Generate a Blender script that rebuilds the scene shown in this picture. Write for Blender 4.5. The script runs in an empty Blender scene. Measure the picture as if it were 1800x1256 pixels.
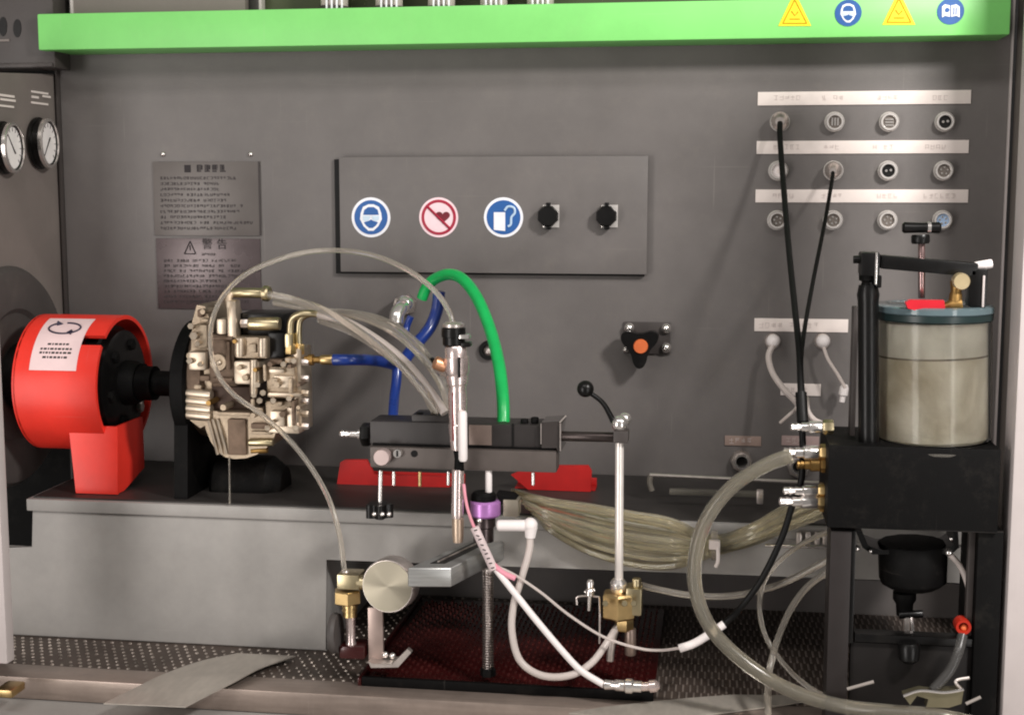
import bpy, bmesh, math, random
from mathutils import Vector, Matrix
R = math.radians
random.seed(7)
# ------------------------------------------------------------------ camera, world, lamps, exposure
U = 0.0006                      # metres per unit; one unit is one pixel of the photograph at the back panel
F, W, H = 2400.0, 1800.0, 1256.0
YAW, PITCH = R(8.5), R(7.0)
DIR = Vector((-math.sin(YAW)*math.cos(PITCH), math.cos(YAW)*math.cos(PITCH), -math.sin(PITCH)))
RIGHT = Vector((math.cos(YAW), math.sin(YAW), 0))
UP = RIGHT.cross(DIR)
CAM = -DIR*F*U
sc = bpy.context.scene
cd = bpy.data.cameras.new('camera'); cam = bpy.data.objects.new('camera', cd); sc.collection.objects.link(cam)
cam.matrix_world = Matrix.Translation(CAM) @ Matrix((RIGHT, UP, -DIR)).transposed().to_4x4()
cd.lens = F/W*36; cd.sensor_width = 36; cd.clip_start = 0.01; cd.clip_end = 50
sc.camera = cam
w = bpy.data.worlds.new('World'); sc.world = w; w.use_nodes = True
w.node_tree.nodes['Background'].inputs[0].default_value = (1.0, 0.95, 0.90, 1)
w.node_tree.nodes['Background'].inputs[1].default_value = 0.22
def area(name, loc, tgt, sx, sy, power, col=(1, 0.96, 0.92)):
    l = bpy.data.lights.new(name, 'AREA'); l.shape = 'RECTANGLE'; l.size = sx; l.size_y = sy; l.energy = power; l.color = col
    o = bpy.data.objects.new(name, l); sc.collection.objects.link(o); o.location = loc
    o.rotation_euler = (Vector(tgt)-Vector(loc)).to_track_quat('-Z', 'Y').to_euler(); return o
area('key_lamp', (0.78, -0.85, 0.66), (0.22, 0, 0.05), 0.16, 0.12, 11.5)
area('ceiling_lamp', (-0.2, -1.5, 1.4), (-0.1, -0.1, -0.1), 1.4, 0.2, 10)
area('left_fill', (-1.15, -1.9, -0.25), (-0.3, -0.1, -0.2), 0.5, 1.6, 19, (1, .95, .91))  # added tall fill lamp, brightens the bed and draws upright highlights on metal
area('right_fill', (1.25, -1.7, -0.45), (0.1, -0.1, -0.2), 0.22, 1.5, 8, (1, .97, .94))  # added tall fill lamp for narrow upright highlights on the chrome
sc.view_settings.view_transform = 'Standard'; sc.view_settings.look = 'None'
sc.cycles.pixel_filter_type = 'BLACKMAN_HARRIS'; sc.cycles.filter_width = 2.0
sc.view_settings.exposure = 0.0; sc.view_settings.gamma = 1.0

# ------------------------------------------------------------------ pixel -> place
def ray(px, py): return DIR*F + RIGHT*(px-W/2) - UP*(py-H/2)
def P(px, py, d=0.0):
    r = ray(px, py); return CAM + r*((-d*U-CAM.y)/r.y)
def PZ(px, py, z):
    r = ray(px, py); return CAM + r*((z-CAM.z)/r.z)
def K(p): return (p-CAM).dot(DIR)/F

# ------------------------------------------------------------------ materials
def lin(c): return tuple((v/255/12.92 if v/255 <= .04045 else ((v/255+.055)/1.055)**2.4) for v in c)
MATS = {}
def mat(name, rgb, rough=.5, metal=0., var=.08, nscale=60, bump=0., bscale=900, trans=0., ior=1.45, coat=0., sheen=0., alpha=1., brushed=None, dirt=0., spec=.5, dust=0., scr=0.):
    if name in MATS: return MATS[name]
    m = bpy.data.materials.new(name); m.use_nodes = True; nt = m.node_tree; N = nt.nodes; L = nt.links
    b = N['Principled BSDF']; c = lin(rgb)
    b.inputs['Roughness'].default_value = rough; b.inputs['Metallic'].default_value = metal
    b.inputs['Transmission Weight'].default_value = trans; b.inputs['IOR'].default_value = ior
    b.inputs['Coat Weight'].default_value = coat; b.inputs['Coat Roughness'].default_value = .12; b.inputs['Alpha'].default_value = alpha
    b.inputs['Specular IOR Level'].default_value = spec
    tc = N.new('ShaderNodeTexCoord'); src = tc.outputs['Object']
    if brushed:
        mp = N.new('ShaderNodeMapping'); mp.inputs['Scale'].default_value = brushed; L.new(src, mp.inputs[0]); src = mp.outputs[0]
    nz = N.new('ShaderNodeTexNoise'); nz.inputs['Scale'].default_value = nscale; nz.inputs['Detail'].default_value = 5; L.new(src, nz.inputs['Vector'])
    mr = N.new('ShaderNodeMapRange'); mr.inputs[1].default_value = .3; mr.inputs[2].default_value = .7
    mr.inputs[3].default_value = 1-var; mr.inputs[4].default_value = 1+var; L.new(nz.outputs['Fac'], mr.inputs[0])
    mx = N.new('ShaderNodeVectorMath'); mx.operation = 'SCALE'; mx.inputs[0].default_value = c; L.new(mr.outputs[0], mx.inputs['Scale'])
    out = mx.outputs[0]
    if dirt:
        n2 = N.new('ShaderNodeTexNoise'); n2.inputs['Scale'].default_value = 9; n2.inputs['Detail'].default_value = 8; n2.inputs['Roughness'].default_value = .7
        L.new(tc.outputs['Object'], n2.inputs['Vector'])
        r2 = N.new('ShaderNodeMapRange'); r2.inputs[1].default_value = .35; r2.inputs[2].default_value = .65; r2.inputs[3].default_value = 1-dirt; r2.inputs[4].default_value = 1
        L.new(n2.outputs['Fac'], r2.inputs[0])
        m2 = N.new('ShaderNodeVectorMath'); m2.operation = 'SCALE'; L.new(out, m2.inputs[0]); L.new(r2.outputs[0], m2.inputs['Scale']); out = m2.outputs[0]
    def blend(out, fac, col):
        mm = N.new('ShaderNodeMix'); mm.data_type = 'RGBA'; L.new(fac, mm.inputs[0]); L.new(out, mm.inputs[6]); mm.inputs[7].default_value = (*lin(col), 1); return mm.outputs[2]
    def mrange(v, a, b_, c_, d_):
        q = N.new('ShaderNodeMapRange'); q.inputs[1].default_value = a; q.inputs[2].default_value = b_; q.inputs[3].default_value = c_; q.inputs[4].default_value = d_; L.new(v, q.inputs[0]); return q.outputs[0]
    if dust:
        n3 = N.new('ShaderNodeTexNoise'); n3.inputs['Scale'].default_value = 26; n3.inputs['Detail'].default_value = 10; n3.inputs['Roughness'].default_value = .8; L.new(tc.outputs['Object'], n3.inputs['Vector'])
        out = blend(out, mrange(n3.outputs['Fac'], .52, .72, 0, dust), (150, 140, 128))
    if scr:
        for sc_, rot_ in (((4, 4, 260), .5), ((300, 5, 6), -.3)):
            mp = N.new('ShaderNodeMapping'); mp.inputs['Scale'].default_value = sc_; mp.inputs['Rotation'].default_value = (0, rot_, 0); L.new(tc.outputs['Object'], mp.inputs[0])
            n4 = N.new('ShaderNodeTexNoise'); n4.inputs['Scale'].default_value = 1.6; n4.inputs['Detail'].default_value = 2; L.new(mp.outputs[0], n4.inputs['Vector'])
            out = blend(out, mrange(n4.outputs['Fac'], .70, .76, 0, scr), (200, 190, 182))
    L.new(out, b.inputs['Base Color'])
    rr = N.new('ShaderNodeMapRange'); rr.inputs[3].default_value = max(0, rough-.06); rr.inputs[4].default_value = min(1, rough+.1); L.new(nz.outputs['Fac'], rr.inputs[0]); L.new(rr.outputs[0], b.inputs['Roughness'])
    if bump:
        nb = N.new('ShaderNodeTexNoise'); nb.inputs['Scale'].default_value = bscale; nb.inputs['Detail'].default_value = 3; L.new(src, nb.inputs['Vector'])
        bp = N.new('ShaderNodeBump'); bp.inputs['Strength'].default_value = bump; bp.inputs['Distance'].default_value = .0006
        L.new(nb.outputs['Fac'], bp.inputs['Height']); L.new(bp.outputs[0], b.inputs['Normal'])
    MATS[name] = m; return m
WALL = mat('grey_powder_coat', (110, 105, 103), .40, var=.05, nscale=14, bump=.25, bscale=1500, dirt=.16, dust=.10, scr=.10)
SIDE = mat('warm_grey_paint', (128, 119, 114), .5, var=.04, nscale=14, bump=.2, bscale=1500, dirt=.14, dust=.08)
BED = mat('light_grey_paint', (168, 164, 160), .46, var=.05, nscale=10, bump=.2, bscale=1200, dirt=.2, dust=.12, scr=.10)
BEDTOP = mat('worn_grey_steel', (66, 62, 60), .5, .2, var=.12, nscale=30, dirt=.4)
COLUMN = mat('pale_grey_paint', (196, 186, 184), .45, var=.02, dirt=.05)
DARK = mat('dark_grey_paint', (70, 64, 62), .45, var=.05, dirt=.2, dust=.08)
DRUM = mat('drum_grey', (84, 79, 77), .5, var=.05, dirt=.25, dust=.1)
BLACK = mat('black_plastic', (12, 11, 11), .3, var=.1, spec=.35, dust=.03)
BLACKM = mat('black_painted_steel', (9, 8, 8), .6, var=.12, bump=.25, spec=.16, dust=.04, scr=.04)
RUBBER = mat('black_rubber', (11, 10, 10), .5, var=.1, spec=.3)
GREEN = mat('green_paint', (132, 218, 118), .4, var=.03, nscale=10, dirt=.1, dust=.06, scr=.10)
RED = mat('red_paint', (252, 60, 46), .36, var=.04, nscale=20, bump=.15, bscale=700, dirt=.16, scr=.10)
DRED = mat('dull_red_paint', (190, 28, 26), .5, var=.08, dirt=.2)
CHROME = mat('chrome', (240, 234, 230), .18, .9, var=.04)
STEEL = mat('satin_steel', (214, 204, 198), .32, .85, var=.07, nscale=150)
PINKST = mat('injector_steel', (236, 218, 214), .24, .85, var=.06, nscale=150)
ALU = mat('brushed_aluminium', (186, 186, 184), .38, .8, var=.1, nscale=40, brushed=(1, 1, 12))
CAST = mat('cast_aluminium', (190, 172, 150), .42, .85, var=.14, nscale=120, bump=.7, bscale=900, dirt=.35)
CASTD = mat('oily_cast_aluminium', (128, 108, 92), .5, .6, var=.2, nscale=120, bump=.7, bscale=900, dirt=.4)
CASTL = mat('machined_aluminium', (212, 196, 176), .36, .85, var=.08, nscale=120, dirt=.12)
NICKEL = mat('bright_nickel', (226, 220, 216), .22, .45, var=.05)
BRASS = mat('brass', (200, 172, 122), .32, 1., var=.1, nscale=120)
DBRASS = mat('dull_brass', (150, 118, 70), .4, .9, var=.18, nscale=90)
ZINC = mat('yellow_zinc', (196, 182, 148), .3, 1., var=.12, nscale=90)
WHITE = mat('white_plastic', (236, 228, 226), .4, var=.03)
PAPER = mat('label_paper', (232, 220, 214), .55, var=.04, nscale=90)
INK = mat('faded_ink', (202, 190, 185), .6)
INKD = mat('black_ink', (38, 32, 34), .6)
INKG = mat('plate_ink', (66, 60, 60), .6)
BLUE = mat('sign_blue', (38, 92, 160), .4)
SWHITE = mat('sign_white', (240, 240, 246), .4)
PINK = mat('sign_pink_white', (244, 216, 222), .4)
CRIM = mat('sign_crimson', (168, 34, 62), .4)
YEL = mat('sign_yellow', (246, 220, 40), .4)
ORANGE = mat('orange_plastic', (222, 112, 62), .45)
PURPLE = mat('purple_anodised', (186, 128, 196), .3, .35)
BLUEH = mat('blue_hose', (22, 52, 130), .28, coat=.4)
GREENH = mat('green_hose', (20, 176, 88), .35, coat=.3)
CLEAR = mat('clear_tube', (234, 226, 214), .14, trans=.85, ior=1.4, var=.04)
MILKY = mat('milky_tube', (226, 214, 208), .3, trans=.35, ior=1.4, var=.04)
def murky(name, c1, c2):
    m = bpy.data.materials.new(name); m.use_nodes = True; nt = m.node_tree; N = nt.nodes; L = nt.links; b = N['Principled BSDF']; b.inputs['Roughness'].default_value = .3; b.inputs['Transmission Weight'].default_value = .45; b.inputs['IOR'].default_value = 1.2
    tc = N.new('ShaderNodeTexCoord'); n1 = N.new('ShaderNodeTexNoise'); n1.inputs['Scale'].default_value = 17; n1.inputs['Detail'].default_value = 4; n1.inputs['Roughness'].default_value = .5; n1.inputs['Distortion'].default_value = .7; L.new(tc.outputs['Object'], n1.inputs['Vector'])
    cr = N.new('ShaderNodeValToRGB'); e = cr.color_ramp.elements; e[0].position = .32; e[0].color = (*lin(c2), 1); e[1].position = .6; e[1].color = (*lin(c1), 1); L.new(n1.outputs['Fac'], cr.inputs[0]); L.new(cr.outputs[0], b.inputs['Base Color'])
    n2 = N.new('ShaderNodeTexNoise'); n2.inputs['Scale'].default_value = 90; n2.inputs['Detail'].default_value = 4; L.new(tc.outputs['Object'], n2.inputs['Vector']); bp_ = N.new('ShaderNodeBump'); bp_.inputs['Strength'].default_value = .3; bp_.inputs['Distance'].default_value = .003; L.new(n2.outputs['Fac'], bp_.inputs['Height']); L.new(bp_.outputs[0], b.inputs['Normal'])
    return m
BIGCL = mat('clear_hose', (206, 200, 186), .12, trans=.86, ior=1.3, var=.03)
OILT = mat('oily_clear_tube', (248, 242, 222), .08, trans=.92, ior=1.38, var=.1, nscale=40)
GLASS = mat('jar_glass', (246, 248, 246), .04, trans=1., ior=1.18, var=.02)
LIDGL = mat('blue_green_glass', (118, 138, 144), .08, trans=.45, ior=1.45, var=.06)
FLUID = murky('cloudy_fluid', (238, 226, 208), (176, 160, 134))
FLOORM = mat('perforated_floor', (92, 80, 73), .45, .3, var=.12, dirt=.35, dust=.15)
STUD = mat('stud_steel', (200, 188, 178), .3, .9, var=.45, nscale=45, dirt=.6)
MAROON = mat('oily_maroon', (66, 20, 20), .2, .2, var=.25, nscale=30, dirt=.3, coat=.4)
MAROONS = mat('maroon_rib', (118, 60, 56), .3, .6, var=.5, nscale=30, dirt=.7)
LIP = mat('brown_grey_lip', (170, 154, 144), .32, .5, var=.1, dirt=.35, scr=.15, brushed=(.3, 4, 4))
SHEET = mat('sheet_metal', (190, 182, 172), .4, .35, var=.08, dirt=.25, scr=.2, brushed=(3, 1, 1))
DIAL = mat('dial_white', (250, 244, 242), .4)
PANELN = mat('plate_brushed', (104, 98, 95), .34, .2, var=.05, nscale=30, dirt=.1)
OLIVE = mat('olive_backing', (70, 76, 52), .6)
LILAC = mat('pink_sleeve', (226, 150, 166), .4)
AMBER = mat('red_plastic', (176, 40, 22), .3)

# ------------------------------------------------------------------ mesh helpers
ORG = {}
def fin(name, bm, m, parent=None, smooth=35):
    me = bpy.data.meshes.new(name)
    org = ORG.get(parent, Vector((0, 0, 0))) if parent else None
    if parent is None:
        xs = [v.co for v in bm.verts]
        lo = Vector([min(c[i] for c in xs) for i in range(3)]); hi = Vector([max(c[i] for c in xs) for i in range(3)])
        org = Vector(((lo.x+hi.x)/2, (lo.y+hi.y)/2, lo.z))
    bmesh.ops.translate(bm, vec=-org, verts=bm.verts)
    bmesh.ops.recalc_face_normals(bm, faces=bm.faces)
    bm.to_mesh(me); bm.free()
    if smooth:
        me.shade_smooth(); me.set_sharp_from_angle(angle=R(smooth))
    me.materials.append(m)
    o = bpy.data.objects.new(name, me); sc.collection.objects.link(o)
    if parent: o.parent = parent
    else: o.location = org
    ORG[o] = org
    return o
def thing(name, label, cat, at, group=None):
    o = bpy.data.objects.new(name, None); sc.collection.objects.link(o); o.location = at; o.empty_display_size = .01
    o['label'] = label; o['category'] = cat
    if group: o['group'] = group
    ORG[o] = Vector(at); return o
def solo(name, bm, m, label, cat, group=None, smooth=35):
    o = fin(name, bm, m, None, smooth); o['label'] = label; o['category'] = cat
    if group: o['group'] = group
    return o
def struct(name, bm, m, parent=None):
    o = fin(name, bm, m, parent)
    if not parent: o['kind'] = 'structure'
    return o
def stuff(o): o['kind'] = 'stuff'; return o
B = bmesh.new
def merge(bm, tmp, mtx=None):
    if mtx is not None: bmesh.ops.transform(tmp, matrix=mtx, verts=tmp.verts)
    mp = {v: bm.verts.new(v.co) for v in tmp.verts}
    for f in tmp.faces:
        try: bm.faces.new([mp[v] for v in f.verts])
        except ValueError: pass
    tmp.free(); return bm
def obox(bm, c, size, rot=None, bev=0., seg=2):
    t = bmesh.new(); bmesh.ops.create_cube(t, size=1)
    for v in t.verts: v.co = Vector((v.co.x*size[0], v.co.y*size[1], v.co.z*size[2]))
    if bev: bmesh.ops.bevel(t, geom=list(t.edges), offset=min(bev, min(size)*.45), segments=seg, profile=.6, affect='EDGES')
    m = Matrix.Translation(c) @ (rot.to_4x4() if rot else Matrix.Identity(4))
    return merge(bm, t, m)
def pbox(bm, x0, y0, x1, y1, d, dep, bev=0):
    """box whose front face covers these pixels at depth d"""
    a, b = P(x0, (y0+y1)/2, d), P(x1, (y0+y1)/2, d); c, e = P((x0+x1)/2, y0, d), P((x0+x1)/2, y1, d)
    ctr = Vector(((a.x+b.x)/2, -(d-dep/2)*U, (c.z+e.z)/2))
    return obox(bm, ctr, (abs(b.x-a.x), dep*U, abs(c.z-e.z)), None, bev*U)
def frame(ax):
    ax = ax.normalized(); up = Vector((0, 0, 1)) if abs(ax.z) < .9 else Vector((0, 1, 0))
    x = up.cross(ax).normalized(); return x, ax.cross(x), ax
def lathe(bm, A, Bp, prof, k=1., n=24, caps=True, rot=0.):
    """prof: (t, r): t runs 0..1 from A to B, r in photo pixels times k metres"""
    x, y, z = frame(Bp-A); rings = []
    for t, r in prof:
        c = A.lerp(Bp, t)
        rings.append([bm.verts.new(c+(x*math.cos(2*math.pi*i/n+rot)+y*math.sin(2*math.pi*i/n+rot))*max(r, .02)*k) for i in range(n)])
    for a, b in zip(rings, rings[1:]):
        for i in range(n): bm.faces.new((a[i], a[(i+1) % n], b[(i+1) % n], b[i]))
    if caps:
        bm.faces.new(rings[0][::-1]); bm.faces.new(rings[-1])
    return bm
def pl(bm, a, b, prof, n=24, rot=0., caps=True):
    A, Bp = P(*a), P(*b); return lathe(bm, A, Bp, prof, K((A+Bp)/2), n, caps, rot)
def cyl(bm, a, b, r, n=24, bev=.04, rot=0.):
    return pl(bm, a, b, [(0, r*.9), (bev, r), (1-bev, r), (1, r*.9)], n, rot)
def hexn(bm, a, b, r, rot=.3): return pl(bm, a, b, [(0, r*.86), (.12, r), (.88, r), (1, r*.86)], 6, rot)
def disc(bm, px, py, d0, d1, r, n=40, rot=0., bev=0):
    """disc facing the viewer (axis = wall normal) from depth d0 out to d1"""
    A = P(px, py, d1); A0 = Vector((A.x, -d0*U, A.z)); k = K(A)
    pr = [(0, r), (1-bev, r), (1, r*(1-.1*bool(bev)))] if bev else [(0, r), (1, r)]
    return lathe(bm, A0, A, pr, k, n, True, rot)
def ring(bm, px, py, d0, d1, ro, ri, n=40):
    A = P(px, py, d1); A0 = Vector((A.x, -d0*U, A.z)); k = K(A)
    return lathe(bm, A0, A, [(0, ri), (0, ro), (.7, ro), (1, ro*.93), (1, ri*1.08), (.9, ri), (0, ri)], k, n, False)
def ball(bm, p, r, n=20):
    t = bmesh.new(); bmesh.ops.create_uvsphere(t, u_segments=n, v_segments=n//2, radius=r); return merge(bm, t, Matrix.Translation(p))
def pball(bm, px, py, d, r): p = P(px, py, d); return ball(bm, p, r*K(p))
def catmull(pts, sub=8):
    out = []; p = [pts[0]*2-pts[1]]+pts+[pts[-1]*2-pts[-2]]
    for i in range(1, len(p)-2):
        for s in range(sub):
            t = s/sub; a, b, c, d = p[i-1], p[i], p[i+1], p[i+2]
            out.append(.5*((2*b)+(c-a)*t+(2*a-5*b+4*c-d)*t*t+(3*b-a-3*c+d)*t**3))
    out.append(pts[-1]); return out
def sweep(bm, pts, r, n=10, caps=True, rad=None):
    ups = None; rings = []
    for i, c in enumerate(pts):
        tg = (pts[min(i+1, len(pts)-1)]-pts[max(i-1, 0)]).normalized()
        if ups is None: x, y, _ = frame(tg)
        else:
            x = (ups-tg*ups.dot(tg)).normalized(); y = tg.cross(x)
        ups = x; rr = rad(i/(len(pts)-1))*r if rad else r
        rings.append([bm.verts.new(c+(x*math.cos(2*math.pi*j/n)+y*math.sin(2*math.pi*j/n))*rr) for j in range(n)])
    for a, b in zip(rings, rings[1:]):
        for j in range(n): bm.faces.new((a[j], a[(j+1) % n], b[(j+1) % n], b[j]))
    if caps: bm.faces.new(rings[0][::-1]); bm.faces.new(rings[-1])
    return bm
def ptube(bm, pts, r, n=12, sub=8, hollow=0, rad=None, straight=False):
    w_ = [P(*p) for p in pts]; k = sum(K(p) for p in w_)/len(w_)
    c = w_ if straight else catmull(w_, sub)
    sweep(bm, c, r*k, n, not hollow, rad)
    if hollow:   # inner bore joined to the outer wall at the two ends
        sweep(bm, c, r*k*hollow, n, False, rad)
    return bm
def prism(bm, pts, vec):
    a = [bm.verts.new(p) for p in pts]; b = [bm.verts.new(p+vec) for p in pts]; n = len(a)
    bm.faces.new(a); bm.faces.new(b[::-1])
    for i in range(n): bm.faces.new((a[i], b[i], b[(i+1) % n], a[(i+1) % n]))
    return bm
def pprism(bm, pts, d, dep):
    """outline in photo pixels standing at depth d, dep thick towards the wall"""
    return prism(bm, [P(x, y, d) for x, y in pts], Vector((0, dep*U, 0)))
def marks(bm, x0, x1, ys, h, d, wmin=4, wmax=16, gap=3, fill=1., t=1.):
    """print too small to read: runs of tiny strokes"""
    for y in ys:
        x = x0; end = x0+(x1-x0)*random.uniform(.55, 1)*fill
        while x < end:
            w_ = random.uniform(wmin, wmax)
            if x+w_ > x1: break
            pbox(bm, x, y-h/2, x+w_, y+h/2, d, t); x += w_+random.uniform(gap*.5, gap*1.5)
    return bm

def glyphs(bm, x0, x1, ys, h, d, fill=1., t=.8, sw=.9, nh=2):
    """print too small to read: tiny characters made of a few strokes"""
    for y in ys:
        x = x0; end = x0+(x1-x0)*random.uniform(.6, 1)*fill
        while x+h*.8 < min(end, x1):
            w_ = h*.8
            if random.random() < .93:
                for q in random.sample((-.42, -.15, .12, .4), nh): pbox(bm, x, y+q*h-sw/2, x+w_*random.uniform(.7, 1), y+q*h+sw/2, d, t)
                for q in random.sample((.1, .5, .85), random.choice((1, 2))): pbox(bm, x+q*w_-sw/2, y-h*.45, x+q*w_+sw/2, y+h*random.uniform(.1, .45), d+.15, t)
            x += h*1.08
    return bm

# ------------------------------------------------------------------ the setting: cabinet
BEDD = 320
ZF = P(300, 1130, BEDD).z                 # floor height
XL = P(112, 300, 0).x; XR = P(1766, 300, 0).x
ZT = P(900, -260, 0).z; ZB = ZF-120*U
bp = struct('back_wall', prism(B(), [Vector((XL, 0, ZB)), Vector((XR, 0, ZB)), Vector((XR, 0, ZT)), Vector((XL, 0, ZT))], Vector((0, 12*U, 0))), WALL)
bm = B(); obox(bm, Vector((XL-2.5*U, -4*U, (ZT+ZB)/2)), (4*U, 14*U, ZT-ZB), None, .6*U); struct('wall_edge_strip', bm, DARK)
bm = B(); obox(bm, Vector((XR+2*U, -5*U, (ZT+ZB)/2)), (3*U, 12*U, ZT-ZB), None, .6*U); struct('wall_edge_trim', bm, COLUMN)
# black sheet put in as the darkness behind the gaps and the left part
bm = B(); obox(bm, Vector((0, 60*U, 0)), (2700*U, 10*U, 2400*U)); struct('gap_darkness_wall', bm, BLACKM)
# floor: sheet with its lip, step and lower ledge
def zbox(bm, xa, xb, da, db, za, zb, bev=0):
    return obox(bm, Vector(((xa+xb)/2, -(da+db)/2*U, (za+zb)/2)), (abs(xb-xa), abs(da-db)*U, abs(za-zb)), None, bev*U)
XA, XB = XL-160*U, XR+40*U
DL = 505
fl = struct('floor', zbox(B(), XA, XB, -40, DL-55, ZF-4*U, ZF), FLOORM)
lipo = struct('floor_lip', zbox(B(), XA, XB, DL-55+.5, DL, ZF-32*U, ZF+2*U, 2.5), LIP)
struct('lower_ledge_floor', zbox(B(), XA-200*U, XB+200*U, DL-100, DL+400, ZF-60*U, ZF-33*U), BED)
# dimples pressed into the floor sheet
bm = B(); pitch_ = 15.5*U; j = 0; yy = -(DL-62)*U
while yy < -8*U:
    x = XA+20*U+(j % 2)*pitch_/2
    while x < XB-20*U:
        hid = (x < P(575, 1000, BEDD).x and -yy < BEDD*U) or x > P(1000, 1190, 450).x
        if not hid and random.random() > .05:
            r = random.uniform(2.9, 3.9)*U; n = 6
            a = [bm.verts.new((x+math.cos(i*2*math.pi/n)*r, yy+math.sin(i*2*math.pi/n)*r, ZF-.2*U)) for i in range(n)]
            b = [bm.verts.new((x+math.cos(i*2*math.pi/n)*r*.6, yy+math.sin(i*2*math.pi/n)*r*.6, ZF+1.9*U)) for i in range(n)]
            for i in range(n): bm.faces.new((a[i], a[(i+1) % n], b[(i+1) % n], b[i]))
            bm.faces.new(b)
        x += pitch_
    yy += pitch_*.9; j += 1
stuff(fin('dimples', bm, STUD, fl, smooth=0))
bm = B(); yy = -(DL-60)*U; j = 0
while yy < -8*U:
    x = P(1000, 1190, 450).x+12*U+(j % 2)*5*U
    while x < XB-20*U:
        obox(bm, Vector((x, yy+14*U, ZF+.6*U)), (2.6*U, 25*U, 2*U)); x += 10.5*U
    yy += 30*U; j += 1
stuff(fin('slot_ribs', bm, mat('rib_grey', (150, 138, 130), .38, .3, var=.3, nscale=60, dirt=.4), fl, smooth=0))
# machine bed
t = thing('machine_bed', 'light grey painted machine bed with overhanging top plate along the back wall', 'machine bed', Vector((0, -BEDD*U/2, ZF)))
za = P(300, 905, BEDD).z; zt = P(300, 885, BEDD+4).z
zc = P(700, 986, BEDD).z
x0, x1, x2 = P(60, 1000, BEDD).x, P(572, 1000, BEDD).x, P(1700, 1000, BEDD).x
zl = P(40, 962, BEDD).z; xl = P(4, 1040, BEDD).x
bm = prism(B(), [Vector((a, -BEDD*U, b)) for a, b in ((xl, ZF+.5*U), (x1, ZF+.5*U), (x1, zc), (x2, zc), (x2, za-.5*U), (x0, za-.5*U), (x0, zl), (xl, zl))], Vector((0, 12*U, 0)))
bmesh.ops.bevel(bm, geom=[e for e in bm.edges if abs(e.verts[0].co.y+BEDD*U) < 1e-6 and abs(e.verts[1].co.y+BEDD*U) < 1e-6], offset=2*U, segments=2, affect='EDGES')
fin('front_panel', bm, BED, t)
fin('left_end_panel', zbox(B(), x0+1*U, x0+9*U, BEDD-13, 10, ZF+.5*U, za-.5*U, 1), BED, t)
fin('inner_end_panel', zbox(B(), x1-9*U, x1-1*U, BEDD-13, 10, ZF+.5*U, za-.5*U, 1), BED, t)
fin('beam_underside', zbox(B(), x1, x2, BEDD-13, 150, zc+1*U, zc+9*U, 1), BED, t)
fin('top_plate', zbox(B(), x0-6*U, x2, BEDD+5, 6, za, zt, 2), BED, t)
fin('top_liner', zbox(B(), x0+2*U, x2-4*U, BEDD-4, 8, zt+.2*U, zt+2.5*U), BEDTOP, t)
ZBT = zt+2.5*U
def on_bed(px, py): return PZ(px, py, ZBT)

# ------------------------------------------------------------------ left side: gauge panel, box above, drum, column
xs = XL-9*U
def side(d, py_at_wall):   # point on the left side wall, d in front of the back panel
    z = P(112, py_at_wall, 0).z; return Vector((xs, -d*U, z))
def side_px(px, py, off=0.):   # pixel onto the side plane
    r = ray(px, py); s = (xs+off*U-CAM.x)/r.x; return CAM+r*s
t = thing('side_gauge_panel', 'warm grey side panel at the upper left carrying two round pressure gauges', 'panel', side_px(60, 440))
g0 = side_px(0, 128); g1 = side_px(104, 131)
pts = [side_px(-60, 126), side_px(104, 131), side_px(118, 560), side_px(-60, 600)]
bm = prism(B(), pts, Vector((-14*U, 0, 0))); fin('panel_sheet', bm, SIDE, t)
bm = B()
for (px, py, w_, h_) in ((8, 168, 34, 4), (14, 176, 26, 4), (4, 186, 40, 3.5), (70, 163, 30, 3.5), (62, 171, 12, 4), (82, 170, 14, 3.5), (70, 182, 30, 3.5)):
    a = side_px(px, py, 1.0); obox(bm, a, (1.2*U, w_*2.0*K(a), h_*K(a)))
stuff(fin('printed_caption', bm, PAPER, t))
for (px, py, r, ang, lab) in ((14, 260, 43, 2.3, 'white pressure gauge at the left picture edge, needle leaning right'), (77, 252, 42, 4.0, 'white pressure gauge next to the back wall corner, needle slanting across')):
    c = side_px(px-12, py); k = K(c)
    g = thing('pressure_gauge', lab, 'gauge', c, 'pressure gauges on the side panel')
    ax = Vector((1, .10, 0)).normalized(); A = c; E = c+ax*22*U
    fin('gauge_case', lathe(B(), A, E, [(0, r*.95), (.1, r*1.08), (.3, r*1.08), (.35, r), (.92, r), (1, r*.94), (1, r*.86), (.8, r*.84), (.8, .1)], k, 40), BLACK, g)
    bz = fin('bezel', lathe(B(), c+ax*18*U, c+ax*25*U, [(0, r*.9), (0, r*1.03), (.8, r*1.03), (1, r*.97), (1, r*.9), (0, r*.9)], k, 40, False), CHROME, g)
    dl = fin('dial', lathe(B(), c+ax*18*U, c+ax*20*U, [(0, r*.9), (1, r*.9)], k, 40), DIAL, g)
    f_ = c+ax*20.6*U; y_ = Vector((0, 0, 1)).cross(ax).normalized(); bm = B()
    for i in range(13):
        a = -0.8+i*(4.74/12); v = y_*math.cos(a)+Vector((0, 0, 1))*math.sin(a)
        sweep(bm, [f_+v*r*k*.66, f_+v*r*k*.82], .5*k, 4)
    fin('tick_marks', bm, INKD, dl)
    v = y_*math.cos(ang)+Vector((0, 0, 1))*math.sin(ang)
    fin('needle', sweep(B(), [f_-v*r*k*.3, f_, f_+v*r*k*.7], 1.5*k, 6, True, lambda s: 1.1-.6*s), INKD, dl)
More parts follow.
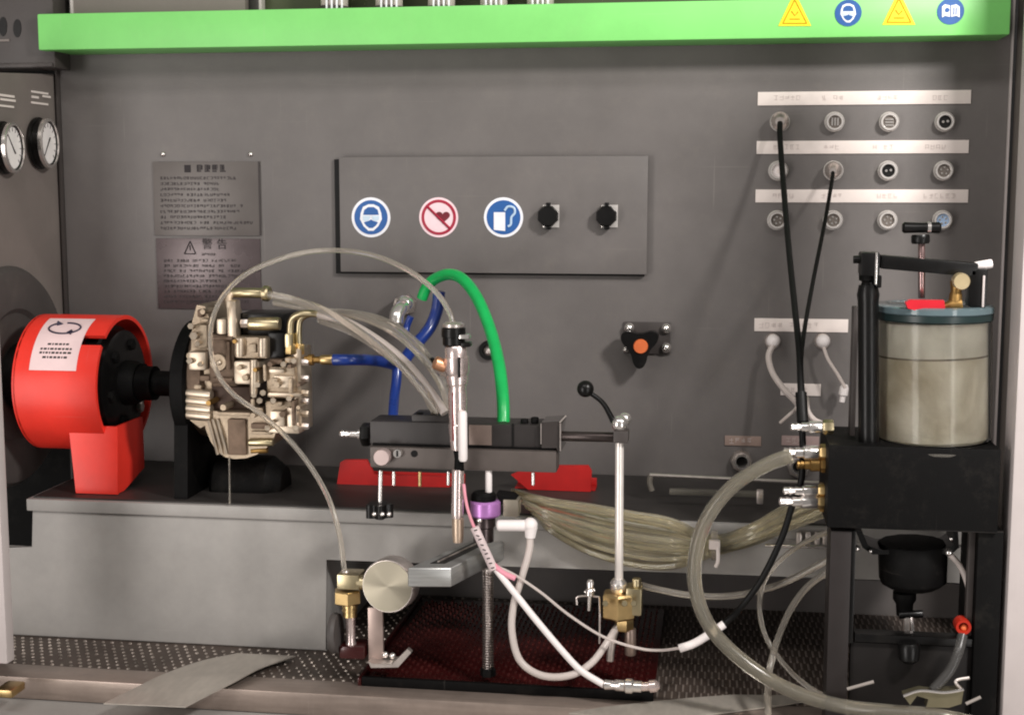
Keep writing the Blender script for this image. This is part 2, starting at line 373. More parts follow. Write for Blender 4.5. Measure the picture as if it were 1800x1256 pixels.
# dark box top-left
t = thing('control_box', 'dark grey control box in the top left corner with two black slots', 'control box', P(40, 120, 60))
bm = B(); pbox(bm, -120, -160, 92, 121, 70, 60, 4); fin('housing', bm, DARK, t)
bm = B()
for px, py, rx, ry in ((5, 47, 7, 17), (30, 50, 7, 16)):
    pts = [P(px+rx*math.cos(a*math.pi/10), py+ry*math.sin(a*math.pi/10), 71.2) for a in range(20)]; prism(bm, pts, Vector((0, 3*U, 0)))
fin('slot', bm, BLACK, t)
fin('ledge_strip', pbox(B(), -100, 70, 16, 74, 72.5, 3), SIDE, t)
fin('bottom_rim', pbox(B(), -120, 112, 92, 119, 74, 6, 1.5), DARK, t)
# big drum behind the red guard
t = thing('flywheel_drum', 'large dark grey flywheel drum at the left edge behind the red guard', 'flywheel', on_bed(20, 870))
c = P(34, 662, 205); k = K(c)
fin('drum_body', lathe(B(), c-Vector((190*U, 0, 0)), c, [(0, 185), (.1, 196), (.86, 196), (.93, 194), (.98, 186), (1, 170), (1, 120), (.97, 112), (.97, .1)], k, 72), DRUM, t)
fin('drum_hub', lathe(B(), c, c+Vector((40*U, 0, 0)), [(0, 60), (1, 52)], k, 40), BLACKM, t)
# pale foreground columns
def column(name, xa, xb, d, dep, label, ya=-200, yb=1500):
    a0, a1 = P(xa, 628, d).x, P(xb, 628, d).x
    bm = B(); obox(bm, Vector(((a0+a1)/2, -(d-dep/2)*U, (P(900, ya, d).z+P(900, yb, d).z)/2)), (abs(a1-a0), dep*U, abs(P(900, ya, d).z-P(900, yb, d).z)), None, 3*U)
    return solo(name, bm, COLUMN, label, 'frame post')
column('frame_post', -120, -12, 560, 22, 'pale grey cabinet post at the left edge beside the machine bed', 560, 1215)
bm = B(); pbox(bm, -10, 1212, 21, 1226, 572, 40, 3); solo('brass_catch', bm, BRASS, 'small brass catch at the foot of the left cabinet post', 'catch')
column('frame_post', 1790, 1900, 560, 60, 'pale grey full height cabinet post at the right edge')
# right inner side wall
bm = B(); obox(bm, Vector((XR+14*U, -150*U, (ZT+ZB)/2)), (8*U, 300*U, ZT-ZB), None, U); struct('right_side_wall', bm, SIDE)

# ------------------------------------------------------------------ green beam, stickers, things above
t = thing('green_beam', 'bright green painted beam across the top of the cabinet', 'beam', P(900, 75, 90))
xa, xb = P(66, 50, 92).x, P(1776, 40, 92).x; za_, zb_ = P(600, 14, 92).z, P(600, 80, 92).z
bm = zbox(B(), xa, xb, 92, 1, za_, zb_, 3); fin('face', bm, GREEN, t)
def sticker(name, lab, px, py, grp='safety stickers on the green beam'): return thing(name, lab, 'sticker', P(px, py+20, 93), grp)
for px, py, lab in ((1397, 26, 'yellow warning triangle sticker nearest the middle of the green beam'), (1580, 24, 'yellow warning triangle sticker between the two round blue stickers')):
    s = sticker('warning_sticker', lab, px, py)
    fin('backing', pprism(B(), [(px-29, py+20), (px+29, py+20), (px+3, py-34), (px-3, py-34)], 93.2, 1.2), YEL, s)
    bm = B()
    for (ax_, ay, bx, by) in ((-21, 15.5, 21, 15.5), (-21, 15.5, 0, -26), (21, 15.5, 0, -26)): sweep(bm, [P(px+ax_, py+ay, 93.4), P(px+bx, py+by, 93.4)], .8*U, 4)
    sweep(bm, [P(px-6, py-6, 93.5), P(px, py+2, 93.5), P(px+6, py-5, 93.5)], .9*U, 4)
    sweep(bm, [P(px-9, py+8, 93.5), P(px+9, py+8, 93.5)], .8*U, 4)
    fin('symbol', bm, mat('sign_ochre', (196, 150, 20), .5), s)
def goggles_sign(s, px, py, r, d):
    f = lambda L_: [(px+x*r, py+y*r) for x, y in L_]
    fin('face', pprism(B(), f([(-.58, -.25), (-.45, -.6), (-.15, -.74), (.15, -.74), (.45, -.6), (.58, -.25), (.62, .1), (.42, .5), (.15, .76), (-.15, .76), (-.42, .5), (-.62, .1)]), d+.8, 1), SWHITE, s)
    fin('forehead', pprism(B(), f([(-.44, -.14), (-.38, -.42), (-.16, -.58), (.16, -.58), (.38, -.42), (.44, -.14)]), d+1.4, 1), BLUE, s)
    fin('chin', pprism(B(), f([(-.4, .28), (-.12, .2), (0, .12), (.12, .2), (.4, .28), (.28, .46), (.1, .6), (-.1, .6), (-.28, .46)]), d+1.4, 1), BLUE, s)
    bm = B()
    for sx in (-1, 1):
        pprism(bm, f([(sx*.04, -.08), (sx*.46, -.08), (sx*.44, .14), (sx*.3, .24), (sx*.12, .18)]), d+2, 1)
    fin('goggles', bm, mat('goggle_pale', (206, 224, 240), .3), s)
for px, py, lab, kind in ((1491, 23, 'round blue goggles sticker between two yellow triangles', 0), (1671, 20, 'round blue manual reading sticker at the right end of the green beam', 1)):
    s = sticker('round_sticker', lab, px, py)
    fin('backing', disc(B(), px, py, 92, 93.2, 23), BLUE, s)
    if kind == 0: goggles_sign(s, px, py, 22, 93)
    else:
        bm = B()
        pprism(bm, [(px-15, py-8), (px-10, py-12), (px-1, py-10), (px-1, py+10), (px-10, py+8), (px-15, py+11)], 94.4, 1)
        pprism(bm, [(px+1, py-10), (px+10, py-12), (px+16, py-8), (px+16, py+11), (px+10, py+8), (px+1, py+10)], 94.4, 1)
        fin('book', bm, SWHITE, s)
        bm = B(); disc(bm, px-6, py-2, 94, 95.2, 4, 16)
        for q in (5, 9): pbox(bm, px+q, py-6, px+q+1.6, py+6, 95.2, 1)
        fin('symbol', bm, BLUE, s)
# above the beam
t = thing('upper_cabinet_panel', 'grey upper cabinet panel showing above the left of the green beam', 'panel', P(275, 30, 20))
fin('sheet', pbox(B(), 124, -250, 428, 30, 30, 20, 2), SIDE, t)
fin('edge_trim', pbox(B(), 118, -250, 123, 30, 34, 24, 1), COLUMN, t)
bm = B(); pbox(bm, 452, -250, 457, 28, 30, 20, 1); solo('divider_strip', bm, COLUMN, 'thin pale strip above the green beam left of the glass cylinders', 'trim strip')
struct('upper_recess_wall', pbox(B(), 462, -250, 1760, 30, 6, 4), OLIVE)
for i, (px, lab) in enumerate(((588, 'leftmost of the measuring glasses above the green beam'), (684, 'second measuring glass from the left above the green beam'), (776, 'third measuring glass from the left above the green beam'), (868, 'fourth measuring glass from the left above the green beam'), (950, 'rightmost measuring glass showing above the green beam'))):
    g = thing('measuring_glass', lab, 'measuring glass', P(px, 20, 55), 'measuring glasses above the beam')
    fin('cylinder', cyl(B(), (px, 20, 55), (px, -220, 55), 24, 24, .02), MILKY, g)
    bm = B()
    for q in (-14, -5, 4, 13): ptube(bm, [(px+q, 18, 82), (px+q, -200, 82)], 1.8, 6, straight=True)
    fin('scale_line', bm, SWHITE, g)
    fin('collar', cyl(B(), (px, 26, 55), (px, 12, 55), 27, 24), DARK, g)

# ------------------------------------------------------------------ access plate with signs and latches
t = thing('access_plate', 'wide grey rectangular cover plate with two black latches on the back wall', 'cover plate', P(866, 478, 12))
fin('plate', pbox(B(), 597, 275, 1138, 480, 16, 9, 1.5), WALL, t)
fin('gap_shade_sheet', pbox(B(), 589, 279, 1134, 483, 7, 6), RUBBER, t)  # black sheet put in for the shade in the gap round the plate
for px, py in ((962, 380), (1065, 380)):
    l = fin('latch', pbox(B(), px-8, py-20, px+21, py+20, 19, 2.5, 1), NICKEL, t)
    hexk = B(); disc(hexk, px, py, 19.2, 38, 19, 8, .39, .2); fin('knob', hexk, BLACK, l)
    bm = B(); pbox(bm, px-5, py+12, px+6, py+24, 34, 14, 2); pbox(bm, px-3, py-24, px+5, py-12, 34, 14, 2); fin('thumb_tab', bm, BLACK, l)
grp = 'round safety signs on the cover plate'
px, py = 652, 382
s = thing('safety_sign', 'round blue safety sign with a white head wearing goggles', 'sign', P(px, py+34, 17), grp)
fin('backing', disc(B(), px, py, 16, 17, 35), SWHITE, s); fin('field', disc(B(), px, py, 17, 17.6, 30), BLUE, s); goggles_sign(s, px, py, 31, 17.4)
px = 771
s = thing('safety_sign', 'round pink and white prohibition sign with a crossed out red heart', 'sign', P(px, py+34, 17), grp)
fin('backing', disc(B(), px, py, 16, 17, 35), PINK, s)
fin('ring', ring(B(), px, py, 16.5, 17.8, 31, 26), CRIM, s)
h = [(px+7+13*.085*(16*math.sin(a)**3)*.72, py-1-.78*(13*math.cos(a)-5*math.cos(2*a)-2*math.cos(3*a)-math.cos(4*a))*.95) for a in [i*2*math.pi/28 for i in range(28)]]
fin('heart', pprism(B(), h, 18.2, 1.4), mat('heart_dark', (112, 22, 40), .4), s)
fin('slash', sweep(B(), [P(px-20, py-19, 18.3), P(px+20, py+20, 18.3)], 2.2*U, 4), CRIM, s)
px = 885
s = thing('safety_sign', 'round blue sign beside the latches with a white panel and hook shape', 'sign', P(px, py+34, 17), grp)
fin('backing', disc(B(), px, py, 16, 17, 35), SWHITE, s); fin('field', disc(B(), px, py, 17, 17.6, 30), BLUE, s)
fin('symbol_panel', pprism(B(), [(px-17, py-9), (px+3, py-9), (px+3, py+24), (px-17, py+22)], 18.4, 1), SWHITE, s)
fin('symbol_hook', sweep(B(), catmull([P(a, b, 18.2) for a, b in ((px+2, py-12), (px+8, py-19), (px+18, py-17), (px+20, py-8), (px+14, py), (px+13, py+12), (px+8, py+16))], 6), 2.2*U, 6), mat('sign_pale_blue', (190, 214, 238), .4), s)

# ------------------------------------------------------------------ text plates on the wall
t = thing('notice_plate', 'faded upper notice plate with small dark lines of print on the left of the wall', 'notice', P(365, 412, 2), 'printed notice plates')
fin('sheet', pbox(B(), 270, 284, 456, 414, 3, 2.4, .5), PANELN, t)
bm = B()
glyphs(bm, 346, 408, [296], 12.5, 3.8, 1.7, 1, 2.2, 4)
pbox(bm, 324, 290, 335, 303, 3.8, 1)
fin('heading', bm, INKD, t)
bm = glyphs(B(), 282, 446, [313+i*9.8 for i in range(10)], 5.4, 3.7); stuff(fin('small_print', bm, INKG, t))
fin('frame_line', pbox(B(), 455, 284, 457, 414, 4, 1.2), INKG, t)
t = thing('notice_plate', 'reflective lower warning plate with a triangle behind the pump', 'notice', P(365, 540, 2), 'printed notice plates')
fin('sheet', pbox(B(), 276, 419, 458, 543, 3, 2.4, .5), mat('plate_shiny', (104, 93, 94), .26, .35, var=.12, nscale=25, dirt=.2), t)
bm = B()
for a, b, c_, e in ((334, 424, 324, 446), (334, 424, 344, 446), (324, 446, 344, 446), (334, 431, 334, 440)): sweep(bm, [P(a, b, 3.8), P(c_, e, 3.8)], .9*U, 4)
fin('warning_triangle', bm, INKD, t)
fc = bpy.data.curves.new('warning_word', 'FONT'); fc.body = '\u8b66 \u544a'; fc.size = 20*U; fc.extrude = .3*U; fc.align_x = 'CENTER'; fc.align_y = 'CENTER'; fc.space_character = 1.1
fo_ = bpy.data.objects.new('w_', fc); sc.collection.objects.link(fo_); bpy.context.view_layer.update()
me = bpy.data.meshes.new_from_object(fo_.evaluated_get(bpy.context.evaluated_depsgraph_get())); bpy.data.objects.remove(fo_)
o = bpy.data.objects.new('warning_word', me); sc.collection.objects.link(o); o.parent = t; o.location = P(377, 430, 4)-ORG[t]; o.rotation_euler = (R(90), 0, 0); me.materials.clear(); me.materials.append(INKD)
bm = glyphs(B(), 288, 448, [458+i*9 for i in range(9)], 5.2, 3.7); glyphs(bm, 355, 400, [447], 4.5, 3.7); stuff(fin('small_print', bm, INKG, t))
for px, lab in ((287, 'small bright screw head above the upper notice plate, left one'), (441, 'small bright screw head above the upper notice plate, right one')):
    bm = B(); pball(bm, px, 271, 1, 4.6); solo('wall_screw', bm, CHROME, lab, 'screw', 'wall screws')

# ------------------------------------------------------------------ label strips and sockets at the upper right
pos = {1: 'top', 2: 'middle', 3: 'bottom'}
for i, (a, b, c_, e) in enumerate(((1332, 160, 1707, 184), (1330, 247, 1703, 270), (1328, 333, 1702, 356))):
    s = thing('label_strip', '%s of the three long white label strips above the sockets' % pos[i+1], 'label strip', P((a+c_)/2, e, 1), 'label strips of the socket panel')
    fin('strip', pbox(B(), a, b, c_, e, 2.4, 2, .4), PAPER, s)
    bm = B()
    for q in range(4): glyphs(bm, a+18+q*92+random.uniform(0, 14), a+84+q*92, [(b+e)/2], 9, 3.0)
    stuff(fin('faded_print', bm, INK, s))
rn = ['top', 'middle', 'bottom']; cn = ['first', 'second', 'third', 'fourth']
xs_ = [[1371, 1467, 1563, 1661], [1368, 1465, 1561, 1659], [1366, 1464, 1560, 1657]]; ys_ = [214, 300, 387]
desc = [['holding a plug with the thick black cable', 'with vertical contact bars', 'with horizontal contact bars', 'with black insert and pins'],
        ['with a plain white cap behind the black cable', 'holding a plug with the thin black cable', 'with black insert and two pins', 'with several small pins'],
        ['half behind the thick black cable', 'crossed by the thin black cable', 'with angled contacts', 'with a bluish face above the clamp handle']]
def socket(px, py, r_, c_):
    s = thing('round_socket', 'nickel socket, %s row, %s, %s' % (rn[r_], cn[c_], desc[r_][c_]), 'socket', P(px, py, 2), 'round metal sockets in three rows')
    fin('flange', disc(B(), px, py, .5, 5, 17.5, 32, 0, .4), NICKEL, s)
    fin('shell', ring(B(), px+1, py, 4, 17, 15.5, 11, 28), NICKEL, s)
    k = (r_, c_)
    ins = {(1, 0): WHITE, (2, 3): mat('pale_blue_insert', (150, 172, 200), .3)}.get(k, BLACK if k in ((0, 3), (1, 2)) else mat('socket_grey', (112, 104, 98), .4, .5))
    e = fin('insert', disc(B(), px+1, py, 4, 11.5, 11, 24), ins, s)
    bm = B()
    if k == (0, 1): [pbox(bm, px+q-1.5, py-7, px+q+1.5, py+7, 14, 4) for q in (-4, 1, 6)]
    elif k == (0, 2): [pbox(bm, px-7, py+q-1.3, px+8, py+q+1.3, 14, 4) for q in (-4, 1, 6)]
    elif k in ((0, 3), (1, 2)): [disc(bm, px+1+q, py+z, 9, 14, 2.3, 8) for q, z in ((-4, 0), (4, -1))]
    elif k == (1, 0): disc(bm, px+1, py, 10, 14, 4, 12)
    else: [disc(bm, px+1+6*math.cos(q*1.26+r_), py+6*math.sin(q*1.26+r_), 9, 13, 1.9, 8) for q in range(5)]
    fin('contact', bm, CHROME if k != (1, 0) else PAPER, e)
for r_ in range(3):
    for c_ in range(4): socket(xs_[r_][c_], ys_[r_], r_, c_)
# other wall labels
for (a, b, c_, e, lab, mm) in ((1326, 560, 1491, 583, 'white label strip above the two pneumatic fittings', PAPER), (1372, 674, 1443, 695, 'short white label behind the black cables', PAPER),
        (1274, 766, 1338, 783, 'brownish label above the left round port', mat('brown_label', (158, 136, 126), .5)), (1374, 766, 1440, 783, 'pinkish label behind the chrome quick couplings', mat('pink_label', (176, 152, 148), .5))):
    s = thing('wall_label', lab, 'label', P((a+c_)/2, e, 1))
    fin('strip', pbox(B(), a, b, c_, e, 2.4, 2, .4), mm, s)
    stuff(fin('faded_print', glyphs(B(), a+8, c_-6, [(b+e)/2], 10, 3), INK, s))
for px, py, r, lab in ((1303, 811, 19, 'round metal port under the brownish wall label'), (1404, 820, 21, 'round metal port behind the quick couplings')):
    s = thing('wall_port', lab, 'port', P(px, py, 0), 'round ports')
    fin('nut', ring(B(), px, py, 0, 14, r, r*.62, 8), STEEL, s); fin('bore', disc(B(), px+1, py+1, 0, 7, r*.63), BLACK, s)
    fin('neck', ring(B(), px+1, py+1, 5, 24, r*.72, r*.5, 24), CHROME, s)

# ------------------------------------------------------------------ wall valve knob, hole ring
t = thing('valve_knob', 'black lobed valve knob with an orange centre cap on the wall', 'valve knob', P(1128, 640, 20))
fin('base_plate', pbox(B(), 1096, 566, 1178, 622, 5, 4.5, 1.5), DARK, t)
for px, py, r in ((1106, 576, 9), (1171, 577, 9), (1171, 611, 9), (1100, 614, 6)):
    bm = B(); pball(bm, px, py, 8, r); fin('bolt', bm, CHROME, t)
bm = B(); N_ = 60; pts = []
for i in range(N_):
    a = i*2*math.pi/N_; lob = max(0, math.cos(1.5*(a-math.pi/2)))**2 if False else (0.5+0.5*math.cos(3*(a-math.pi/2)))
    rr = 20+17*lob**1.6; pts.append((1124+rr*math.cos(a)*1.0, 608+rr*math.sin(a)*1.08))
pprism(bm, pts, 46, 22); disc(bm, 1124, 606, 4, 30, 15, 24)
fin('knob', bm, BLACK, t)
fin('centre_cap', disc(B(), 1126, 609, 44, 50, 13, 28, 0, .4), ORANGE, t)
t = thing('cable_grommet', 'black rubber ring hole in the wall beside the green hose', 'grommet', P(857, 632, 2))
fin('ring', ring(B(), 858, 616, 0, 9, 17, 10), RUBBER, t); bm = B(); pball(bm, 859, 617, 3, 9); fin('plug', bm, STEEL, t)

# ------------------------------------------------------------------ red coupling guard
D0 = 200
t = thing('coupling_guard', 'bright red coupling guard drum standing on a foot on the machine bed', 'guard', on_bed(170, 872))
cL, cR = P(80, 669, D0), P(221, 672, D0); cR.z = cL.z; kk = K((cL+cR)/2); rad = 118
bm = B(); n = 72; slot0, slot1 = 0, 0
def ringpts(x, r, c=cL): return [Vector((x, c.y+math.sin(a)*r*kk, c.z+math.cos(a)*r*kk)) for a in [2*math.pi*i/n for i in range(n)]]
# shell with an open mouth and a cut slot at the top right; angle measured from the top, positive is towards the wall (+y)
xsN = 14; xsv = [cL.x+(cR.x-cL.x)*i/xsN for i in range(xsN+1)]
def incut(i, j):   # upper front slot near the mouth
    a = (j+.5)/n*360; a = a-360 if a > 180 else a
    return i >= 9 and -51 < a < -41
outer = [[bm.verts.new(p) for p in ringpts(x, rad)] for x in xsv]; inner = [[bm.verts.new(p) for p in ringpts(x, rad-7)] for x in xsv]
for i in range(xsN):
    for j in range(n):
        if incut(i, j): continue
        j2 = (j+1) % n
        bm.faces.new((outer[i][j], outer[i][j2], outer[i+1][j2], outer[i+1][j])); bm.faces.new((inner[i][j], inner[i+1][j], inner[i+1][j2], inner[i][j2]))
        for (ii, jj, va, vb) in ((i+1, j, (i+1, j), (i+1, j2)), (i, (j-1) % n, (i, j), (i+1, j)), (i, j2, (i, j2), (i+1, j2)), (i-1, j, (i, j), (i, j2))):
            open_ = ii >= xsN or ii < 0 or incut(ii, jj)
            if open_: bm.faces.new((outer[va[0]][va[1]], outer[vb[0]][vb[1]], inner[vb[0]][vb[1]], inner[va[0]][va[1]]))
fin('drum', bm, RED, t)
fin('back_disc', lathe(B(), Vector((cL.x-1*U, cL.y, cL.z)), Vector((cL.x+5*U, cL.y, cL.z)), [(0, rad-16), (0.5, rad), (1, rad)], kk, n), RED, t)
xf0, xf1 = P(119, 800, 295).x, P(205, 800, 295).x
zf1 = cL.z-62*kk; yf0, yf1 = -288*U, -175*U
bm = B()
prism(bm, [Vector((xf0, yf0, zf1)), Vector((xf1, yf0, zf1)), Vector((xf1-4*U, yf0, ZBT+1*U)), Vector((xf0+8*U, yf0, ZBT+1*U))], Vector((0, 6*U, 0)))
fin('foot_front', bm, RED, t)
bm = B(); prism(bm, [Vector((xf1-6*U, yf0+6.5*U, zf1-2*U)), Vector((xf1-6*U, yf1, zf1-2*U)), Vector((xf1-6*U, yf1, zf1-90*U)), Vector((xf1-6*U, yf0+30*U, ZBT+1*U)), Vector((xf1-6*U, yf0+6.5*U, ZBT+1*U))], Vector((-5*U, 0, 0)))
fin('foot_side', bm, RED, t)
bm = B(); prism(bm, [Vector((xf0+6*U, yf0+6.5*U, zf1-2*U)), Vector((xf0+6*U, yf1, zf1-2*U)), Vector((xf0+6*U, yf0+60*U, ZBT+1*U)), Vector((xf0+6*U, yf0+6.5*U, ZBT+1*U))], Vector((5*U, 0, 0)))
fin('foot_side', bm, RED, t)
# curved sticker on the shell
def shell_patch(bm, xa, xb, a0, a1, off, m=14, mx_=1, wob=None):
    g = []
    for i in range(m+1):
        a = R(a0+(a1-a0)*i/m); r = (rad+off)*kk
        g.append([bm.verts.new(Vector((x+ (0 if not wob else wob(i/m)), cL.y+math.sin(a)*r, cL.z+math.cos(a)*r))) for x in (xa, xb)])
    for i in range(m): bm.faces.new((g[i][0], g[i][1], g[i+1][1], g[i+1][0]))
    return bm
sx0, sx1 = P(75, 600, 260).x, P(156, 600, 260).x
bm = shell_patch(B(), sx0, sx1, -16, -73, .8); shell_patch(bm, sx0, sx1, -16, -73, .2)
st = fin('direction_sticker', bm, mat('sticker_paper', (240, 212, 212), .4, var=.04), t)
bm = B(); mid = (sx0+sx1)/2; w2 = (sx1-sx0)
pts = []
for i in range(29):
    q = R(118+i*(360-26)/28); a = R(-32+7*math.sin(q)); r = (rad+1.6)*kk
    pts.append(Vector((mid+w2*.34*math.cos(q), cL.y+math.sin(a)*r, cL.z+math.cos(a)*r)))
sweep(bm, pts, 1.5*U, 5)
for sgn, ang in ((1, -26.5), (-1, -37.5)):
    a = R(ang); r = (rad+1.8)*kk
    p = Vector((mid+sgn*w2*.2*(-1), cL.y+math.sin(a)*r, cL.z+math.cos(a)*r)); lathe(bm, p, p+Vector((sgn*9*U, 0, 0)), [(0, 5), (1, .1)], U, 8)
fin('arrow_loop', bm, mat('sticker_ink', (44, 40, 62), .5), st)
bm = B()
for ang, f in ((-50, .5), (-54.5, .8), (-58, .8), (-62, .6)):
    x = mid-w2*.42*f
    while x < mid+w2*.42*f:
        ww = random.uniform(2, 6)*U; shell_patch(bm, x, x+ww, ang+.9, ang-.9, 1.3, 1); x += ww+2*U
stuff(fin('small_print', bm, INKG, st))
# black coupling disc in the mouth and the shaft
t = thing('shaft_coupling', 'glossy black coupling disc turning in the mouth of the red guard', 'coupling', on_bed(230, 860))
cx = cR.x; cc = Vector((cx, cL.y, cL.z))
fin('disc', lathe(B(), cc-Vector((44*U, 0, 0)), cc+Vector((2*U, 0, 0)), [(0, 92), (.1, 100), (.55, 100), (.6, 94), (.9, 92), (1, 82), (1, .1)], kk, 56), BLACK, t)
bm = B()
for i in range(6):
    a = i*math.pi/3+.3; p = cc+Vector((0*U, math.sin(a)*68*kk, math.cos(a)*68*kk)); lathe(bm, p, p+Vector((9*U, 0, 0)), [(0, 11), (.8, 11), (1, 8)], kk, 6)
    fin('bolt', bm, BLACKM if i != 2 else STEEL, t); bm = B()
bm.free()
fin('hub', lathe(B(), cc+Vector((2*U, 0, 0)), cc+Vector((26*U, 0, 0)), [(0, 40), (.7, 38), (1, 34)], kk, 36), BLACKM, t)
xm = P(305, 640, D0).x
fin('shaft', lathe(B(), cc+Vector((26*U, 0, 0)), Vector((xm, cc.y, cc.z)), [(0, 30), (.45, 30), (.46, 22), (1, 22)], kk, 32), BLACKM, t)
# black mounting bracket of the pump
t = thing('pump_bracket', 'black round faced mounting bracket between the red guard and the pump', 'bracket', on_bed(320, 850))
x0, x1 = P(300, 640, 290).x, P(330, 640, 290).x
zt_ = P(310, 560, 290).z
cy_, cz_ = -205*U, cL.z+4*U
fin('round_plate', lathe(B(), Vector((x0, cy_, cz_)), Vector((x1, cy_, cz_)), [(0, 96), (.15, 104), (.85, 104), (1, 98)], U, 56), BLACKM, t)
fin('pedestal', prism(B(), [Vector((x0+3*U, cy_-84*U, cz_-30*U)), Vector((x0+3*U, cy_+84*U, cz_-30*U)), Vector((x0+3*U, cy_+60*U, ZBT+.5*U)), Vector((x0+3*U, cy_-95*U, ZBT+.5*U))], Vector((x1-x0-6*U, 0, 0))), BLACKM, t)
fin('ring_clamp', lathe(B(), Vector((x1+1*U, cy_, cz_)), Vector((x1+18*U, cy_, cz_)), [(0, 70), (1, 66)], U, 48), BLACKM, t)
fin('saddle', lathe(B(), Vector((x1+10*U, cy_+10*U, ZBT+6*U)), Vector((x1+128*U, cy_+10*U, ZBT+6*U)), [(0, 44), (.05, 50), (.8, 48), (1, 30)], U, 40), BLACKM, t)
for q in range(3):
    a = 2.2+q*1.1; p = Vector((x1, cy_-math.sin(a)*88*U, cz_+math.cos(a)*88*U)); fin('bolt', lathe(B(), p, p+Vector((9*U, 0, 0)), [(0, 8), (.8, 8), (1, 6)], U, 6), BLACK, t)
bm = B(); ptube(bm, [(403, 802, 300), (404, 886, 326)], 1.6, 6, straight=True); solo('drip_line', bm, CLEAR, 'thin clear drip line hanging from the pump over the bed edge', 'drip tube')

# ------------------------------------------------------------------ fuel pump
t = thing('fuel_pump', 'cast aluminium high pressure fuel pump with brass pipes on the black bracket', 'pump', on_bed(430, 850))
def bx(name, a, b, c_, e, d, dep, m, bev=3, par=None): return fin(name, pbox(B(), a, b, c_, e, d, dep, bev), m, par or t)
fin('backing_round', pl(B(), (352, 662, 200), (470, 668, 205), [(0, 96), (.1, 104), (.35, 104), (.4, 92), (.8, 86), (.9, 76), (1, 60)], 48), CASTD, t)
fin('flange', pprism(B(), [(346, 536), (360, 538), (368, 560), (372, 600), (372, 690), (378, 738), (352, 752), (334, 738), (330, 700), (334, 665), (326, 650), (328, 622), (336, 615), (338, 565)], 290, 150), CAST, t)
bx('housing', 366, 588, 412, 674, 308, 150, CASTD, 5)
fin('boss', disc(B(), 383, 637, 306, 313, 16, 28, 0, .3), CAST, t); bm = B(); pball(bm, 385, 637, 314, 5); fin('boss_pin', bm, CASTL, t)
bx('flange_lug', 330, 618, 362, 651, 316, 30, CASTL, 5)
bx('flange_lug', 336, 570, 364, 612, 312, 30, CAST, 6)
for px, py, r in ((334, 634, 6), (341, 590, 8), (336, 573, 6), (352, 640, 5), (348, 604, 5)):
    fin('bolt', cyl(B(), (px, py, 312), (px-1, py, 325), r, 6, .2), CASTL, t)
for py in (690, 703, 716, 728): fin('fin_ring', cyl(B(), (330, py, 296), (372, py+4, 300), 9, 16, .15), CASTL, t)
bx('head_block', 412, 592, 470, 630, 312, 110, CAST, 4)
for px in (421, 462): fin('head_cap', cyl(B(), (px, 594, 316), (px, 626, 316), 9, 16, .15), CASTL, t)
bx('mid_block', 410, 634, 456, 676, 316, 120, CASTL, 6)
fin('mid_rib', cyl(B(), (446, 632, 318), (446, 692, 318), 7, 16, .1), CASTL, t)
bx('recess_shade', 360, 678, 442, 722, 290, 120, mat('recess_shade_brown', (74, 58, 50), .5, .5, var=.2), 8)  # block coloured dark to carry the shade of the casting recess
fin('lower_bell', pprism(B(), [(356, 728), (372, 722), (440, 724), (482, 736), (486, 756), (480, 774), (466, 789), (450, 799), (432, 805), (412, 806), (396, 803), (382, 793), (370, 775), (362, 755)], 300, 110), CAST, t)
for px in (375, 383, 391): fin('bell_rib', ptube(B(), [(px-9, 736, 302), (px, 768, 304), (px+8, 798, 300)], 3, 8), CASTL, t)
fin('bell_face', pbox(B(), 400, 736, 432, 800, 306, 10, 3), CASTD, t)
fin('drain_pipe', cyl(B(), (438, 777, 304), (480, 777, 304), 7, 16, .06), ZINC, t)
fin('drain_pipe', cyl(B(), (442, 792, 296), (470, 790, 296), 6, 16, .06), DBRASS, t)
bx('cover_block', 468, 644, 518, 700, 310, 70, CAST, 5)
bx('cover_block', 466, 704, 518, 756, 306, 70, CAST, 5)
for a, b, c_, e in ((472, 648, 500, 656), (470, 690, 528, 697), (474, 722, 500, 750), (504, 716, 522, 752), (480, 660, 516, 682)): bx('cover_rib', a, b, c_, e, 316, 14, CASTL, 3)
bx('side_plate', 516, 612, 530, 760, 300, 60, CASTL, 4)
for py in (636, 664, 690, 704, 726, 748): fin('cover_bolt', cyl(B(), (530, py, 296), (543, py+1, 296), 6, 6, .15), CASTL if py % 4 else STEEL, t)
for px, py in ((452, 676), (462, 690), (456, 704), (446, 694), (498, 640), (516, 634), (508, 700), (480, 704), (520, 752), (470, 752)):
    bm = B(); hexn(bm, (px, py, 310), (px, py, 322), 6); fin('bolt', bm, CASTL, t)
bx('bottom_edge', 470, 748, 526, 762, 312, 60, CASTL, 4)
random.seed(5)
for px, py, w_, h_, d_ in ((346, 544, 10, 14, 300), (352, 560, 14, 6, 306), (350, 660, 18, 10, 310), (340, 676, 14, 8, 302), (372, 592, 36, 5, 316), (372, 664, 36, 6, 316), (396, 600, 8, 50, 314), (418, 600, 6, 22, 320), (436, 604, 14, 16, 320), (452, 600, 6, 24, 322), (462, 640, 6, 30, 318), (474, 632, 22, 8, 316), (500, 628, 12, 10, 318), (440, 700, 8, 18, 314), (448, 716, 14, 12, 312), (486, 706, 10, 8, 318), (476, 664, 12, 14, 324), (506, 664, 8, 28, 322), (380, 724, 60, 7, 312), (440, 744, 30, 10, 310), (440, 758, 36, 6, 308), (512, 704, 6, 44, 322)):
    fin('casting_lug', pbox(B(), px, py, px+w_, py+h_, d_, 26, 3), random.choice((CAST, CAST, CASTD)), t)
